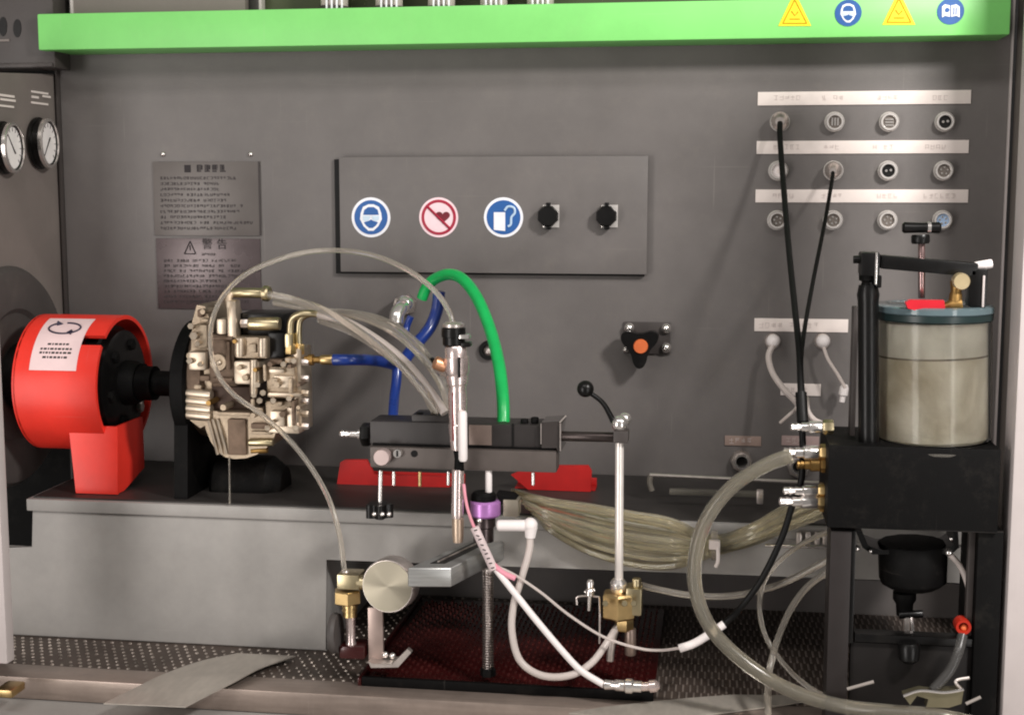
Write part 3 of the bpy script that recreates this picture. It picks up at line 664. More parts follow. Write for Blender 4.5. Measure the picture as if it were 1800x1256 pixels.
for px, py, r_ in ((356, 548, 5), (420, 646, 5), (448, 650, 4), (430, 664, 6), (474, 640, 5), (508, 644, 4), (486, 676, 6), (496, 728, 6), (478, 742, 4), (444, 730, 5), (392, 716, 6), (366, 708, 5), (412, 600, 4), (524, 676, 4), (524, 716, 4)):
    fin('plug_screw', disc(B(), px, py, 290, 328, r_, 14, 0, .2), random.choice((CAST, CASTD, DBRASS)), t)
bx('coil_holder', 420, 550, 502, 592, 286, 70, BLACK, 5)
fin('solenoid', cyl(B(), (438, 569, 300), (492, 569, 300), 12, 24, .08), ZINC, t); fin('solenoid_cap', cyl(B(), (424, 568, 300), (438, 568, 300), 8, 6, .1), STEEL, t)
bx('connector', 470, 584, 500, 630, 300, 60, BLACK, 4)
fin('inlet_pipe', cyl(B(), (408, 514, 290), (466, 515, 292), 9, 20, .04), ZINC, t)
fin('pipe_collar', pl(B(), (463, 515, 292), (474, 516, 294), [(0, 9), (.2, 14), (.8, 14), (1, 11), (1, 5), (.6, 4)], 24), ZINC, t)
bx('inlet_column', 398, 528, 415, 594, 312, 24, CASTL, 4)
bx('inlet_block', 380, 560, 398, 588, 310, 30, CASTL, 4)
fin('inlet_elbow', ptube(B(), [(404, 540, 300), (402, 522, 296), (410, 514, 290)], 8), CAST, t)
for dx, dd in ((0, 300), (15, 290)):
    fin('pipe_elbow', ptube(B(), [(511+dx, 618, dd), (510+dx, 580, dd), (514+dx, 560, dd), (532+dx, 551, dd), (562+dx, 552, dd-2)], 6, 14), ZINC, t)
    fin('pipe_nut', pl(B(), (511+dx, 604, dd), (511+dx, 622, dd), [(0, 9), (.1, 10), (.9, 10), (1, 9)], 6, .2), BRASS, t)
bx('pipe_block', 500, 586, 514, 612, 308, 20, ZINC, 3)
fin('outlet_stub', pl(B(), (536, 632, 290), (566, 632, 290), [(0, 7), (.2, 7), (.22, 10), (.5, 10), (.52, 6), (1, 6)], 16), DBRASS, t)
fin('outlet_ferrule', pl(B(), (564, 632, 290), (590, 632, 290), [(0, 8), (.1, 9), (.85, 9), (1, 7)], 20), BRASS, t)
bm = B(); ptube(bm, [(586, 632, 290), (610, 632, 290), (634, 632, 275), (662, 634, 240), (690, 640, 200)], 10); solo('blue_hose', bm, BLUEH, 'short blue hose leaving the brass fitting of the pump', 'hose', 'blue hoses')
bm = B(); ptube(bm, [(698, 640, 190), (697, 668, 200), (693, 700, 220), (690, 745, 260)], 9); solo('blue_hose', bm, BLUEH, 'upright blue hose ending at the left of the black rail block', 'hose', 'blue hoses')
bm = B(); ptube(bm, [(772, 512, 110), (768, 545, 110), (756, 575, 120), (736, 600, 140), (718, 622, 165), (704, 645, 188)], 11); solo('blue_hose', bm, BLUEH, 'wide blue hose running down from behind the green hose', 'hose', 'blue hoses')
bm = B(); ptube(bm, [(722, 556, 150), (715, 574, 150), (712, 596, 160)], 6); solo('blue_hose', bm, BLUEH, 'thin blue hose piece under the chrome elbow', 'hose', 'blue hoses')

# ------------------------------------------------------------------ clear tubes from pump to rail
def hose(name, pts, r, m, lab, grp=None, cat='tube', n=12, hollow=0):
    return solo(name, ptube(B(), pts, r, n, 8, hollow), m, lab, cat, grp)
G = 'clear tubes from the pump to the rail'
hose('clear_tube', [(470, 517, 296), (520, 528, 300), (575, 548, 320), (640, 588, 345), (695, 632, 370), (740, 682, 390), (772, 724, 400)], 7, CLEAR, 'clear tube leaving the uppermost pump pipe, outermost of the fan', G)
hose('clear_tube', [(560, 552, 298), (610, 566, 310), (665, 598, 335), (712, 636, 360), (755, 686, 385), (782, 726, 400)], 7.5, MILKY, 'milky tube from the brass elbow, brightest of the fan', G)
hose('clear_tube', [(576, 552, 288), (630, 556, 300), (690, 582, 330), (740, 625, 355), (775, 674, 380), (790, 722, 395)], 7, CLEAR, 'clear tube curving just above the milky one', G)
hose('clear_tube', [(560, 562, 280), (620, 585, 295), (680, 624, 320), (730, 668, 350), (764, 724, 385)], 6, CLEAR, 'lowest clear tube of the fan toward the rail', G)
hose('clear_tube', [(480, 532, 270), (560, 545, 270), (640, 552, 280), (700, 575, 300), (750, 622, 330), (785, 680, 370)], 5, CLEAR, 'faint thin clear tube along the top of the fan', G)
hose('return_tube', [(797, 572, 420), (788, 545, 415), (765, 512, 405), (722, 478, 390), (660, 450, 370), (590, 440, 350), (520, 447, 340), (445, 474, 335), (398, 512, 335), (374, 560, 338), (370, 610, 340), (382, 655, 345), (412, 694, 355), (472, 738, 370), (530, 798, 395), (574, 868, 420), (597, 940, 438), (606, 1008, 445)], 4.6, CLEAR, 'long thin milky tube looping over the pump down to the left brass fitting', None)
# chrome elbow and rigid line
t = thing('chrome_elbow_line', 'chrome wall elbow with a steel line running down to the injector clamp', 'pipe fitting', P(705, 560, 0))
fin('wall_nut', disc(B(), 706, 538, 2, 40, 19, 6, .3, .2), STEEL, t)
fin('elbow', ptube(B(), [(712, 536, 30), (712, 536, 100), (706, 540, 135), (698, 552, 150), (696, 568, 155)], 13), CHROME, t)
bm = B(); pball(bm, 712, 534, 118, 16); fin('elbow_joint', bm, CHROME, t)
fin('line', ptube(B(), [(696, 566, 155), (702, 582, 190), (722, 600, 230), (745, 628, 300), (772, 650, 380), (790, 662, 415)], 5.5), STEEL, t)
fin('line_nut', pl(B(), (718, 597, 228), (742, 619, 285), [(0, 10), (.1, 13), (.9, 13), (1, 10)], 6, .2), CHROME, t)
fin('ferrule', pl(B(), (746, 626, 300), (764, 642, 355), [(0, 7), (.2, 9), (.8, 9), (1, 7)], 16), BLACKM, t)
hose('green_hose', [(742, 524, 100), (750, 505, 105), (765, 490, 115), (790, 482, 135), (815, 492, 160), (840, 526, 200), (862, 580, 250), (877, 640, 310), (884, 700, 355), (885, 744, 375)], 10.5, GREENH, 'bright green hose arching over and down into the black rail block', None, 'hose', 16)

# ------------------------------------------------------------------ injector clamp: rail block, bars
DR = 400
t = thing('rail_block', 'long black clamp block with a grey lower bar in the centre of the bench', 'clamp block', P(810, 826, DR-30))
fin('upper_bar', pbox(B(), 650, 743, 952, 785, DR, 60, 3), mat('rail_black', (50, 46, 45), .38, .2, var=.1), t)
fin('raised_block', pbox(B(), 723, 729, 788, 744.5, DR-4, 50, 3), mat('rail_black', (50, 46, 45)), t)
fin('insert', pbox(B(), 824, 747, 864, 782, DR+2.5, 3, 1), mat('tan_insert', (128, 112, 104), .4, .4), t)
fin('seam', pbox(B(), 900, 744, 903, 784, DR+1.5, 3), BLACK, t)
fin('lower_bar', pbox(B(), 650, 789, 978, 826, DR+12, 40, 3), mat('bar_grey', (94, 86, 82), .42, .3, var=.06, dirt=.15), t)
fin('black_joint', pbox(B(), 655, 783, 975, 791, DR+2, 45), BLACKM, t)
fin('end_nut', pl(B(), (636, 763, DR-25), (652, 763, DR-25), [(0, 19), (.2, 21), (.8, 21), (1, 19)], 6, .2), BLACK, t)
np_ = fin('nipple', pl(B(), (597, 762, DR-25), (637, 763, DR-25), [(0, 4), (.12, 7.5), (.25, 4.5), (.3, 7), (.42, 4.5), (.46, 6), (.8, 6), (.82, 9), (1, 9)], 20), CHROME, t)
for px, py in ((738, 730), (922, 741), (940, 738)): fin('set_screw', cyl(B(), (px, py+6, DR-14), (px, py-5, DR-14), 7, 16, .2), BLACKM, t)
fin('dial_knob', disc(B(), 670, 804, DR+12, DR+26, 15, 32, 0, .2), mat('pink_steel', (206, 186, 182), .35, .6), t)
fin('screw', disc(B(), 698, 797, DR+12, DR+19, 8, 20, 0, .3), CHROME, t); fin('screw_slot', pbox(B(), 696.5, 792, 699.5, 802, DR+20, 2), BLACK, t)
fin('hole', disc(B(), 728, 797, DR+10, DR+13, 6), BLACK, t)
fin('end_bracket', pprism(B(), [(952, 742), (984, 740), (988, 745), (984, 770), (988, 790), (982, 796), (978, 787), (952, 787)], DR+6, 55), mat('smoky_plastic', (70, 64, 62), .12, trans=.3, coat=.6), t)
bm = B(); ptube(bm, [(984, 742, DR+8), (995, 730, DR+8)], 1.5, 6, straight=True); ptube(bm, [(951, 744, DR+8), (951, 780, DR+8)], 1, 6, straight=True); ptube(bm, [(985, 744, DR+9), (985, 792, DR+9)], 1.4, 6, straight=True); fin('bracket_edge', bm, STEEL, t)
for px, a, b in ((692, 828, 852), (738, 828, 854), (788, 828, 852), (937, 830, 852), (976, 792, 828)):
    fin('pin', cyl(B(), (px, a, DR), (px, b, DR), 3.2, 12, .1), CHROME if px != 738 else BRASS, t)
fin('guide_rod', cyl(B(), (859, 826, DR+4), (859, 878, DR+4), 6, 20, .05), WHITE, t)
t = thing('star_knob', 'black star knob with glint beads hanging on a chrome rod below the clamp', 'knob', P(667, 912, DR))
fin('rod', cyl(B(), (669, 826, DR+2), (668, 884, DR+2), 4, 14, .05), CHROME, t)
pts = [(667+(17+8*(0.5+.5*math.cos(5*a)))*math.cos(a), (17+8*(0.5+.5*math.cos(5*a)))*math.sin(a)) for a in [i*2*math.pi/50 for i in range(50)]]
c = P(667, 895, DR); k = K(c)
bm = prism(B(), [c+Vector(((x-667)*k, y*k, 11*k)) for x, y in pts], Vector((0, 0, -24*k))); fin('grip', bm, BLACK, t)
bm = B()
for px in (658, 672, 684): pball(bm, px, 903, DR+18, 4.5)
fin('glint_beads', bm, CHROME, t)  # chrome beads shaped as the glints on the black grip
# red trays behind
for lab, pts, mm in (('red tray block behind the left of the clamp', [(598, 812), (606, 808), (644, 808), (658, 834), (790, 838), (790, 856), (592, 852)], 0), ('red tray behind the right of the clamp', [(898, 834), (918, 826), (978, 824), (982, 818), (1034, 818), (1040, 828), (1038, 864), (928, 860)], 1)):
    t = thing('red_tray', lab, 'tray', P(sum(p[0] for p in pts)/len(pts), 860, 230), 'red trays on the bed')
    fin('front', pprism(B(), pts, 152, 8), DRED, t)
    lo = P(600 if not mm else 905, 852 if not mm else 858, 145); hi = P(790 if not mm else 1036, 850, 250)
    fin('floor_plate', zbox(B(), lo.x, hi.x, 143, 110, ZBT+.5*U, ZBT+3*U), DRED, t)
    fin('back', zbox(B(), lo.x, hi.x, 114, 110, ZBT+3.2*U, ZBT+16*U, 1), DRED, t)

# ------------------------------------------------------------------ injector
DI = 440
t = thing('injector', 'upright chrome fuel injector with a black cap, clamped before the rail block', 'injector', P(805, 952, DI))
fin('cap', pl(B(), (797, 574, DI), (798, 608, DI), [(0, 16), (.06, 21), (.5, 22), (.52, 20), (.9, 20), (1, 17)], 24), BLACK, t)
fin('cap_rim', pl(B(), (797, 566, DI), (797, 576, DI), [(0, 14), (.3, 19), (.8, 19), (1, 16)], 24), STEEL, t)
fin('cap_clip', pbox(B(), 806, 588, 824, 596, DI+14, 20, 2), CHROME, t); fin('cap_clip', pbox(B(), 810, 602, 826, 610, DI+12, 20, 2), BLACK, t)
fin('side_port', pl(B(), (783, 644, DI), (763, 636, DI+6), [(0, 11), (.3, 12), (.9, 12), (1, 9)], 20), mat('copper_port', (206, 152, 118), .35, .8), t)
fin('upper_body', pl(B(), (801, 606, DI), (804, 674, DI), [(0, 16), (.06, 19), (.3, 20), (.32, 22), (.7, 22), (.78, 19), (.82, 19.5), (1, 18)], 32), PINKST, t)
fin('key_slot', pbox(B(), 804, 628, 809, 664, DI+21.5, 3, .8), BLACK, t)
fin('mid_body', pl(B(), (804, 674, DI), (805, 790, DI), [(0, 17), (.05, 15), (.2, 17), (.5, 16), (.6, 15), (.62, 16.5), (.9, 14), (1, 12)], 32), PINKST, t)
fin('body_window', pbox(B(), 794, 690, 797, 775, DI+14, 3, .8), mat('wine_mark', (120, 60, 60), .4), t)
fin('white_sleeve', pl(B(), (813, 722, DI+14), (814, 810, DI+14), [(0, 6), (.05, 8), (.95, 8), (1, 6)], 16), WHITE, t)
fin('neck', pl(B(), (807, 786, DI), (807, 826, DI), [(0, 11), (.5, 8), (1, 9)], 20), BLACKM, t)
fin('lower_body', pl(B(), (805, 824, DI), (804, 910, DI), [(0, 9.5), (.04, 11), (.9, 11), (1, 9.5)], 28), PINKST, t)
fin('nozzle', pl(B(), (805, 910, DI), (805, 952, DI), [(0, 10), (.06, 10.5), (.7, 10), (1, 8.5)], 24), mat('tan_steel', (198, 176, 156), .35, .7), t)
# purple collar stack
DP = 405
t = thing('nozzle_holder', 'dark metal nozzle holder with a purple collar under the clamp', 'holder', P(852, 948, DP))
fin('purple_collar', pl(B(), (853, 878, DP), (853, 906, DP), [(0, 24), (.12, 27), (.88, 27), (1, 24)], 40), PURPLE, t)
fin('top_cap', pl(B(), (850, 864, DP), (850, 879, DP), [(0, 18), (.3, 22), (1, 22)], 32), BLACKM, t)
fin('holder_body', pl(B(), (850, 906, DP), (850, 950, DP), [(0, 21), (.4, 21), (.45, 18), (1, 18)], 32), mat('gunmetal', (88, 78, 78), .3, .9), t)
fin('clamp_lug', pbox(B(), 884, 878, 911, 908, DP, 30, 2), mat('lug_grey', (150, 142, 128), .4, .6), t)
fin('clamp_arm', pprism(B(), [(872, 868), (900, 872), (912, 882), (880, 886)], DP-2, 30), BLACKM, t)
bm = B(); pball(bm, 843, 914, DP+20, 5); fin('holder_screw', bm, CHROME, t)
# white push-in elbow
DE = 440
t = thing('push_elbow', 'white plastic push in elbow fitting beside the purple collar', 'pipe fitting', P(935, 940, DE))
fin('barrel', pl(B(), (874, 923, DE), (926, 923, DE), [(0, 8), (.05, 10), (.95, 10), (1, 9)], 24), WHITE, t)
bm = B(); pball(bm, 932, 922, DE, 13); fin('joint', bm, WHITE, t)
fin('collar', pl(B(), (933, 926, DE), (932, 944, DE), [(0, 12), (.3, 11), (1, 9)], 24), WHITE, t)

# aluminium swing arm
t = thing('swing_arm', 'grey aluminium swing arm reaching from the round puck to the rear', 'arm', P(790, 1040, 470))
zA = P(757, 997, 480).z; h_ = 34*K(P(757, 1010, 480))
def zp(px, py): return PZ(px, py, zA)
bm = prism(B(), [zp(716, 998), zp(793, 998), zp(916, 936), zp(936, 928), zp(888, 926), zp(828, 950)], Vector((0, 0, -h_)))
bmesh.ops.bevel(bm, geom=list(bm.edges), offset=1.5*U, segments=1, affect='EDGES'); fin('bar', bm, ALU, t)
bm = prism(B(), [v+Vector((0, 0, .6*U)) for v in (zp(756, 990), zp(782, 990), zp(862, 951), zp(838, 950))], Vector((0, 0, -1.5*U))); fin('slot', bm, BLACK, t)
fin('slot_rail', sweep(B(), [zp(770, 988)+Vector((0, 0, U)), zp(848, 951)+Vector((0, 0, U))], 1.6*U, 6), STEEL, t)
# threaded rod
t = thing('threaded_rod', 'vertical silvery threaded steel rod standing on the maroon tray', 'rod', P(858, 1186, 440))
fin('core', cyl(B(), (858, 1000, 432), (858, 1182, 440), 6.5, 16, .01), STEEL, t)
A, E = P(858, 1000, 432), P(858, 1178, 440); bm = B(); turns = 40; pts = []
for i in range(turns*10+1):
    a = i/10*2*math.pi; c = A.lerp(E, i/(turns*10)); pts.append(c+Vector((math.cos(a), math.sin(a), 0))*9*K(c))
sweep(bm, pts, 1.3*U, 5); fin('thread', bm, mat('rod_gunmetal', (150, 140, 136), .25, .9), t)
fin('base_nut', pl(B(), (858, 1172, 440), (858, 1186, 440), [(0, 12), (.2, 14), (1, 14)], 6), BLACKM, t)

# ------------------------------------------------------------------ round puck sensor assembly, left
t = thing('round_puck', 'large round brushed metal puck with radial shine beside the brass fitting', 'puck', P(680, 1078, 470))
c = P(681, 1030, 476); ax = (Vector((-.10, -1, .06))).normalized(); k = K(c)
fin('drum', lathe(B(), c-ax*34*U, c, [(0, 46), (.1, 48), (.9, 48), (1, 46)], k, 64), STEEL, t)
# spun face: radial brushed
m = bpy.data.materials.new('spun_face'); m.use_nodes = True; nt = m.node_tree; b_ = nt.nodes['Principled BSDF']
b_.inputs['Base Color'].default_value = (*lin((134, 128, 114)), 1); b_.inputs['Metallic'].default_value = 1; b_.inputs['Roughness'].default_value = .3; b_.inputs['Anisotropic'].default_value = .95
tn = nt.nodes.new('ShaderNodeTangent'); tn.direction_type = 'RADIAL'; tn.axis = 'Y'; nt.links.new(tn.outputs[0], b_.inputs['Tangent'])
fo = bpy.data.objects.new('spun_face', bpy.data.meshes.new('spun_face')); bm = B()
x_, y_, z_ = Vector((1, 0, 0)), Vector((0, 0, 1)), Vector((0, -1, 0))
lathe(bm, Vector((0, 0, 0)), Vector((0, -1.2*U, 0)), [(0, 45), (1, 45), (1, 30), (1, 15), (1, .3)], k, 64); bm.to_mesh(fo.data); bm.free(); fo.data.materials.append(m)
sc.collection.objects.link(fo); fo.parent = t; fo.location = c-ORG[t]; fo.rotation_euler = Vector((0, -1, 0)).rotation_difference(ax).to_euler()
t = thing('brass_valve_left', 'brass fitting block under the long tube, left of the round puck', 'valve', P(612, 1140, 460)); t.name = 'brass_valve'
fin('upper_body', pbox(B(), 592, 1010, 631, 1036, 462, 36, 2), ZINC, t)
fin('nut', pl(B(), (611, 1035, 448), (611, 1059, 448), [(0, 22), (.1, 25), (.9, 25), (1, 22)], 6, .25), BRASS, t)
fin('tube_collar', pl(B(), (607, 1002, 446), (607, 1014, 446), [(0, 6), (.5, 9), (1, 10)], 16), STEEL, t)
fin('side_arm', cyl(B(), (628, 1022, 452), (650, 1024, 452), 13, 20, .05), ZINC, t)
fin('spigot', pl(B(), (615, 1058, 448), (615, 1082, 448), [(0, 13), (.3, 14), (.34, 12), (.6, 14), (.64, 12), (1, 13)], 20), BRASS, t)
fin('stem', pl(B(), (616, 1082, 448), (617, 1136, 448), [(0, 11), (.1, 9), (.8, 8), (1, 12)], 20), PINKST, t)
fin('side_ring', lathe(B(), P(596, 1112, 452), P(584, 1112, 452), [(0, 22), (0, 34), (.5, 36), (1, 34), (1, 22)], K(P(590, 1110, 452)), 32), DRUM, t)
fin('base', pbox(B(), 596, 1136, 640, 1158, 462, 40, 3), MAROON, t)
t = thing('angle_bracket', 'narrow upright metal bracket with a bent foot below the round puck', 'bracket', P(670, 1172, 450))
fin('upright', pbox(B(), 647, 1068, 673, 1166, 452, 7, 1), mat('bracket_pinkish', (186, 166, 158), .35, .7), t)
fin('foot', pprism(B(), [(647, 1162), (656, 1166), (692, 1167), (700, 1172), (652, 1173)], 474, 34), STEEL, t)
fin('lever', pprism(B(), [(690, 1166), (716, 1140), (723, 1146), (700, 1172)], 476, 10), STEEL, t)
for px, py in ((677, 1150), (690, 1152)): bm = B(); pball(bm, px, py, 452, 6); fin('bolt', bm, CHROME, t)

# ------------------------------------------------------------------ maroon oil tray under the clamp
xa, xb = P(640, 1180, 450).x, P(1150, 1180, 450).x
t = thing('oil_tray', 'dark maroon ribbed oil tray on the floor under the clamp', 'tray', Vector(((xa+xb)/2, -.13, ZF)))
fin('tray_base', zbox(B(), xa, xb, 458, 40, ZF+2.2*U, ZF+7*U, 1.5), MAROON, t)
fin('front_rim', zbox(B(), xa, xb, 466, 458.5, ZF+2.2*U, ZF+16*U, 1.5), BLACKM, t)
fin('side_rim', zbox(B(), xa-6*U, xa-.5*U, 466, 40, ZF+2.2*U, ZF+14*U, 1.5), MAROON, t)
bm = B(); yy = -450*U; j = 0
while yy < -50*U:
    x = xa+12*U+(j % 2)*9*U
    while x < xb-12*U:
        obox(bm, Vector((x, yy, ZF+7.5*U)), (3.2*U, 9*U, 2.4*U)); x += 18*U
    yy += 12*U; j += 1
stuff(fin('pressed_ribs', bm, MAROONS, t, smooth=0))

# ------------------------------------------------------------------ post with ball lever
DT = 420
t = thing('lever_post', 'slim white chrome post with ball top and black ball lever', 'post', P(1090, 1040, DT))
fin('post', cyl(B(), (1089, 776, DT), (1088, 1022, DT), 7.5, 20, .01), mat('post_white', (236, 228, 222), .2, .35), t)
fin('clamp_collar', pbox(B(), 1078, 758, 1104, 779, DT+12, 30, 2), DARK, t)
bm = B(); pball(bm, 1089, 744, DT, 15); fin('ball', bm, CHROME, t)
bm = B(); pball(bm, 1098, 736, DT-16, 12); fin('rear_ball', bm, CHROME, t)
fin('cross_rod', cyl(B(), (984, 766, DT-20), (1080, 768, DT-6), 9, 16, .02), mat('rod_dark', (70, 62, 60), .3, .7), t)
fin('lever_rod', ptube(B(), [(1083, 752, DT), (1072, 728, DT+4), (1058, 706, DT+10), (1034, 688, DT+16)], 5, rad=lambda s: 1.1-.3*s), BLACK, t)
bm = B(); pball(bm, 1029, 683, DT+18, 15); fin('lever_ball', bm, BLACK, t)
t = thing('brass_valve', 'brass hexagon valve cluster at the foot of the slim post', 'valve', P(1090, 1140, DT))
fin('top_nut', pl(B(), (1087, 1016, DT), (1087, 1040, DT), [(0, 9), (.3, 15), (.8, 15), (1, 12)], 20), CHROME, t)
fin('body', pl(B(), (1088, 1040, DT), (1088, 1084, DT), [(0, 28), (.08, 31), (.92, 31), (1, 28)], 6, .5), BRASS, t)
fin('side_body', pbox(B(), 1100, 1034, 1128, 1082, DT+14, 34, 3), ZINC, t)
fin('side_pillar', cyl(B(), (1119, 1016, DT), (1119, 1040, DT), 8, 16), ZINC, t)
fin('lower_nut', pl(B(), (1097, 1084, DT), (1097, 1106, DT), [(0, 15), (.15, 17), (.85, 17), (1, 15)], 6, .2), BRASS, t)
fin('leg_tube', ptube(B(), [(1090, 1098, DT+4), (1080, 1110, DT+6), (1074, 1140, DT+6), (1072, 1160, DT+6)], 7), STEEL, t)
fin('leg_tube', cyl(B(), (1108, 1104, DT), (1108, 1150, DT), 10, 20), mat('cloudy_metal', (150, 132, 122), .3, .6), t)
for px in (1064, 1098, 1114): bm = B(); hexn(bm, (px, 1060, DT+28), (px, 1060, DT+36), 6); fin('screw', bm, ZINC, t)
t = thing('needle_valve', 'small chrome needle valve on a thin wire bracket left of the brass cluster', 'valve', P(1036, 1110, DT))
fin('needle', pl(B(), (1038, 1018, DT), (1035, 1072, DT), [(0, 4), (.1, 7), (.3, 6), (.35, 8), (.5, 8), (.55, 4), (1, 3)], 16), CHROME, t)
fin('handle', cyl(B(), (1028, 1040, DT), (1046, 1036, DT), 3.5, 12), CHROME, t)
fin('wire_bracket', ptube(B(), [(1014, 1062, DT-10), (1016, 1048, DT-10), (1048, 1048, DT-10), (1054, 1058, DT-10), (1054, 1130, DT-10)], 2, 8, 4), STEEL, t)

# ------------------------------------------------------------------ white hoses, wires
hose('white_hose', [(932, 940, 440), (930, 968, 445), (916, 1018, 455), (903, 1062, 465), (900, 1110, 475), (914, 1160, 482), (952, 1186, 486), (1002, 1186, 484), (1040, 1164, 470), (1066, 1130, 450), (1080, 1108, 430)], 6.5, MILKY, 'thick white hose looping from the push elbow to the brass cluster', 'white hoses', 'hose')
hose('white_hose', [(872, 1000, 462), (905, 1042, 468), (945, 1092, 474), (990, 1145, 480), (1022, 1178, 484), (1062, 1203, 486)], 6, WHITE, 'straight running white cable ending in the chrome plug', 'white hoses', 'cable')
t = thing('chrome_plug', 'chrome connector plug lying on the tray edge', 'plug', P(1110, 1215, 486))
fin('barrel', pl(B(), (1060, 1202, 486), (1128, 1206, 490), [(0, 6), (.05, 9), (.3, 8), (.35, 10), (.55, 10), (.6, 13), (.75, 13), (.8, 10), (1, 10)], 24), CHROME, t)
fin('tip', pl(B(), (1128, 1206, 490), (1160, 1204, 492), [(0, 8), (.4, 8), (.45, 11), (.8, 11), (1, 5)], 24), PINKST, t)
t = thing('signal_wire', 'thin pale signal wire with a white sleeve sagging across to the black cable', 'wire', P(1080, 1140, 440))
fin('wire', ptube(B(), [(868, 992, 462), (905, 1010, 462), (950, 1040, 462), (1000, 1080, 462), (1060, 1118, 470), (1120, 1138, 476), (1160, 1142, 478), (1196, 1138, 478)], 2.6, 8), MILKY, t)
fin('white_sleeve', ptube(B(), [(1194, 1139, 478), (1220, 1130, 476), (1250, 1112, 474), (1273, 1096, 470)], 7.5), WHITE, t)
t = thing('injector_lead', 'printed sleeve and pink lead hanging from the injector side', 'lead', P(860, 1000, 462))
fin('pink_lead', ptube(B(), [(815, 850, 452), (820, 885, 456), (829, 915, 458), (842, 945, 460)], 2.8, 8), LILAC, t)
fin('sleeve', ptube(B(), [(834, 926, 464), (846, 952, 464), (858, 978, 464), (868, 1000, 464)], 8, 12), mat('sleeve_pale', (214, 196, 196), .4), t)
bm = B()
for i in range(9):
    q = i/8; px, py = 836+30*q, 932+66*q; ptube(bm, [(px-3, py, 473), (px+3, py-2+random.random()*4, 473)], 1.1, 4, straight=True)
fin('sleeve_print', bm, INKD, t)
fin('pink_lead', ptube(B(), [(866, 990, 464), (884, 1006, 464), (906, 1016, 464)], 5, 8), LILAC, t)
# black cables
t = thing('black_cable', 'thick black cable from the upper left socket down past the couplings', 'cable', P(1400, 900, 470))
fin('plug', pl(B(), (1371, 212, 8), (1371, 214, 46), [(0, 13), (.3, 16), (.7, 15), (.85, 11), (1, 8)], 28), STEEL, t)
fin('cable', ptube(B(), [(1371, 216, 44), (1371, 240, 62), (1376, 310, 120), (1386, 430, 240), (1396, 530, 340), (1405, 620, 420), (1408, 700, 470), (1410, 745, 488), (1411, 800, 492), (1408, 845, 492), (1392, 890, 492), (1374, 945, 490), (1340, 1015, 484), (1300, 1070, 476), (1272, 1097, 470)], 5.6, 12), RUBBER, t)
t = thing('black_cable', 'thin black cable from the second socket joining the thick one', 'cable', P(1409, 740, 470))
fin('plug', pl(B(), (1465, 298, 8), (1464, 301, 42), [(0, 12), (.3, 15), (.6, 12), (.85, 9), (1, 6)], 28), STEEL, t)
fin('cable', ptube(B(), [(1464, 303, 40), (1462, 320, 56), (1450, 390, 130), (1430, 490, 250), (1414, 580, 360), (1408, 640, 430), (1412, 700, 472), (1414, 742, 486)], 3.8, 10), RUBBER, t)
bm = B(); ptube(bm, [(1408, 690, 470), (1411, 742, 488)], 10, 14, straight=True); solo('cable_sleeve', bm, RUBBER, 'black sleeve binding the two black cables together', 'sleeve')

# ------------------------------------------------------------------ tube bundle
random.seed(11)
N_ = 20
ords = 'topmost second third fourth fifth sixth seventh eighth ninth tenth eleventh twelfth thirteenth fourteenth fifteenth sixteenth seventeenth eighteenth nineteenth lowest'.split()
for i in range(N_):
    s = i/(N_-1); dd = 345+random.uniform(-25, 40)
    j_ = lambda a: random.uniform(-a, a)
    # s = 0 top of the bundle, 1 bottom
    q = random.uniform(-1, 1); v = random.uniform(-5, 5); q2 = random.uniform(-12, 12)
    pts = [(900+45*s, 862+46*s, dd-20), (960+8*s, 874+58*s+v, dd), (1030, 884+84*s+v, dd+5), (1110, 898+94*s+v, dd+8), (1180, 912+84*s+v*.6, dd+8), (1252, 944+30*s, 352+q*12), (1320, 926+30*s+q2*.4, dd), (1380, 898+32*s+q2, dd+10), (1468, 858+40*s+q2, dd+30)]
    labs = 'oily clear bundle tube, %s where it passes the slim post' % (ords[i] if i in (0, N_-1) else ords[i]+' from the top')
    hose('bundle_tube', pts, random.choice((4.2, 4.8, 5.4)), OILT, labs, 'tubes of the tied bundle', 'tube', 10)
t = thing('cable_tie', 'clear plastic tie cinching the tube bundle', 'cable tie', P(1258, 985, 370))
fin('band', lathe(B(), P(1250, 958, 352), P(1262, 958, 352), [(0, 23), (0, 26), (1, 26), (1, 23), (0, 23)], K(P(1256, 958, 352)), 24, False), CLEAR, t)
fin('buckle', pbox(B(), 1246, 950, 1266, 966, 384, 10, 2), MILKY, t); fin('tail', ptube(B(), [(1262, 962, 382), (1262, 985, 384), (1258, 996, 384)], 3.5, 8), MILKY, t)
# loose clear hoses
hose('large_clear_hose', [(1392, 800, 520), (1350, 815, 520), (1290, 852, 520), (1246, 905, 520), (1224, 965, 520), (1222, 1030, 522), (1246, 1098, 526), (1302, 1158, 534), (1380, 1208, 545), (1470, 1238, 565), (1560, 1250, 590), (1640, 1256, 600), (1710, 1270, 600)], 13, BIGCL, 'wide clear hose sweeping in a big curve under the black shelf', None, 'hose', 20, .62)
GG = 'thin clear hoses by the black shelf'
hose('thin_clear_hose', [(1122, 1026, 400), (1160, 1036, 400), (1220, 1046, 405), (1290, 1046, 410), (1360, 1030, 420), (1410, 1008, 430), (1462, 980, 440)], 6, CLEAR, 'thin clear hose sagging from the brass cluster to the shelf leg', GG, 'hose')
hose('thin_clear_hose', [(1462, 1000, 450), (1420, 1030, 455), (1390, 1070, 460), (1368, 1120, 470), (1354, 1170, 490), (1350, 1215, 520), (1350, 1262, 540)], 6, CLEAR, 'thin clear hose dropping down beside the wide one', GG, 'hose')
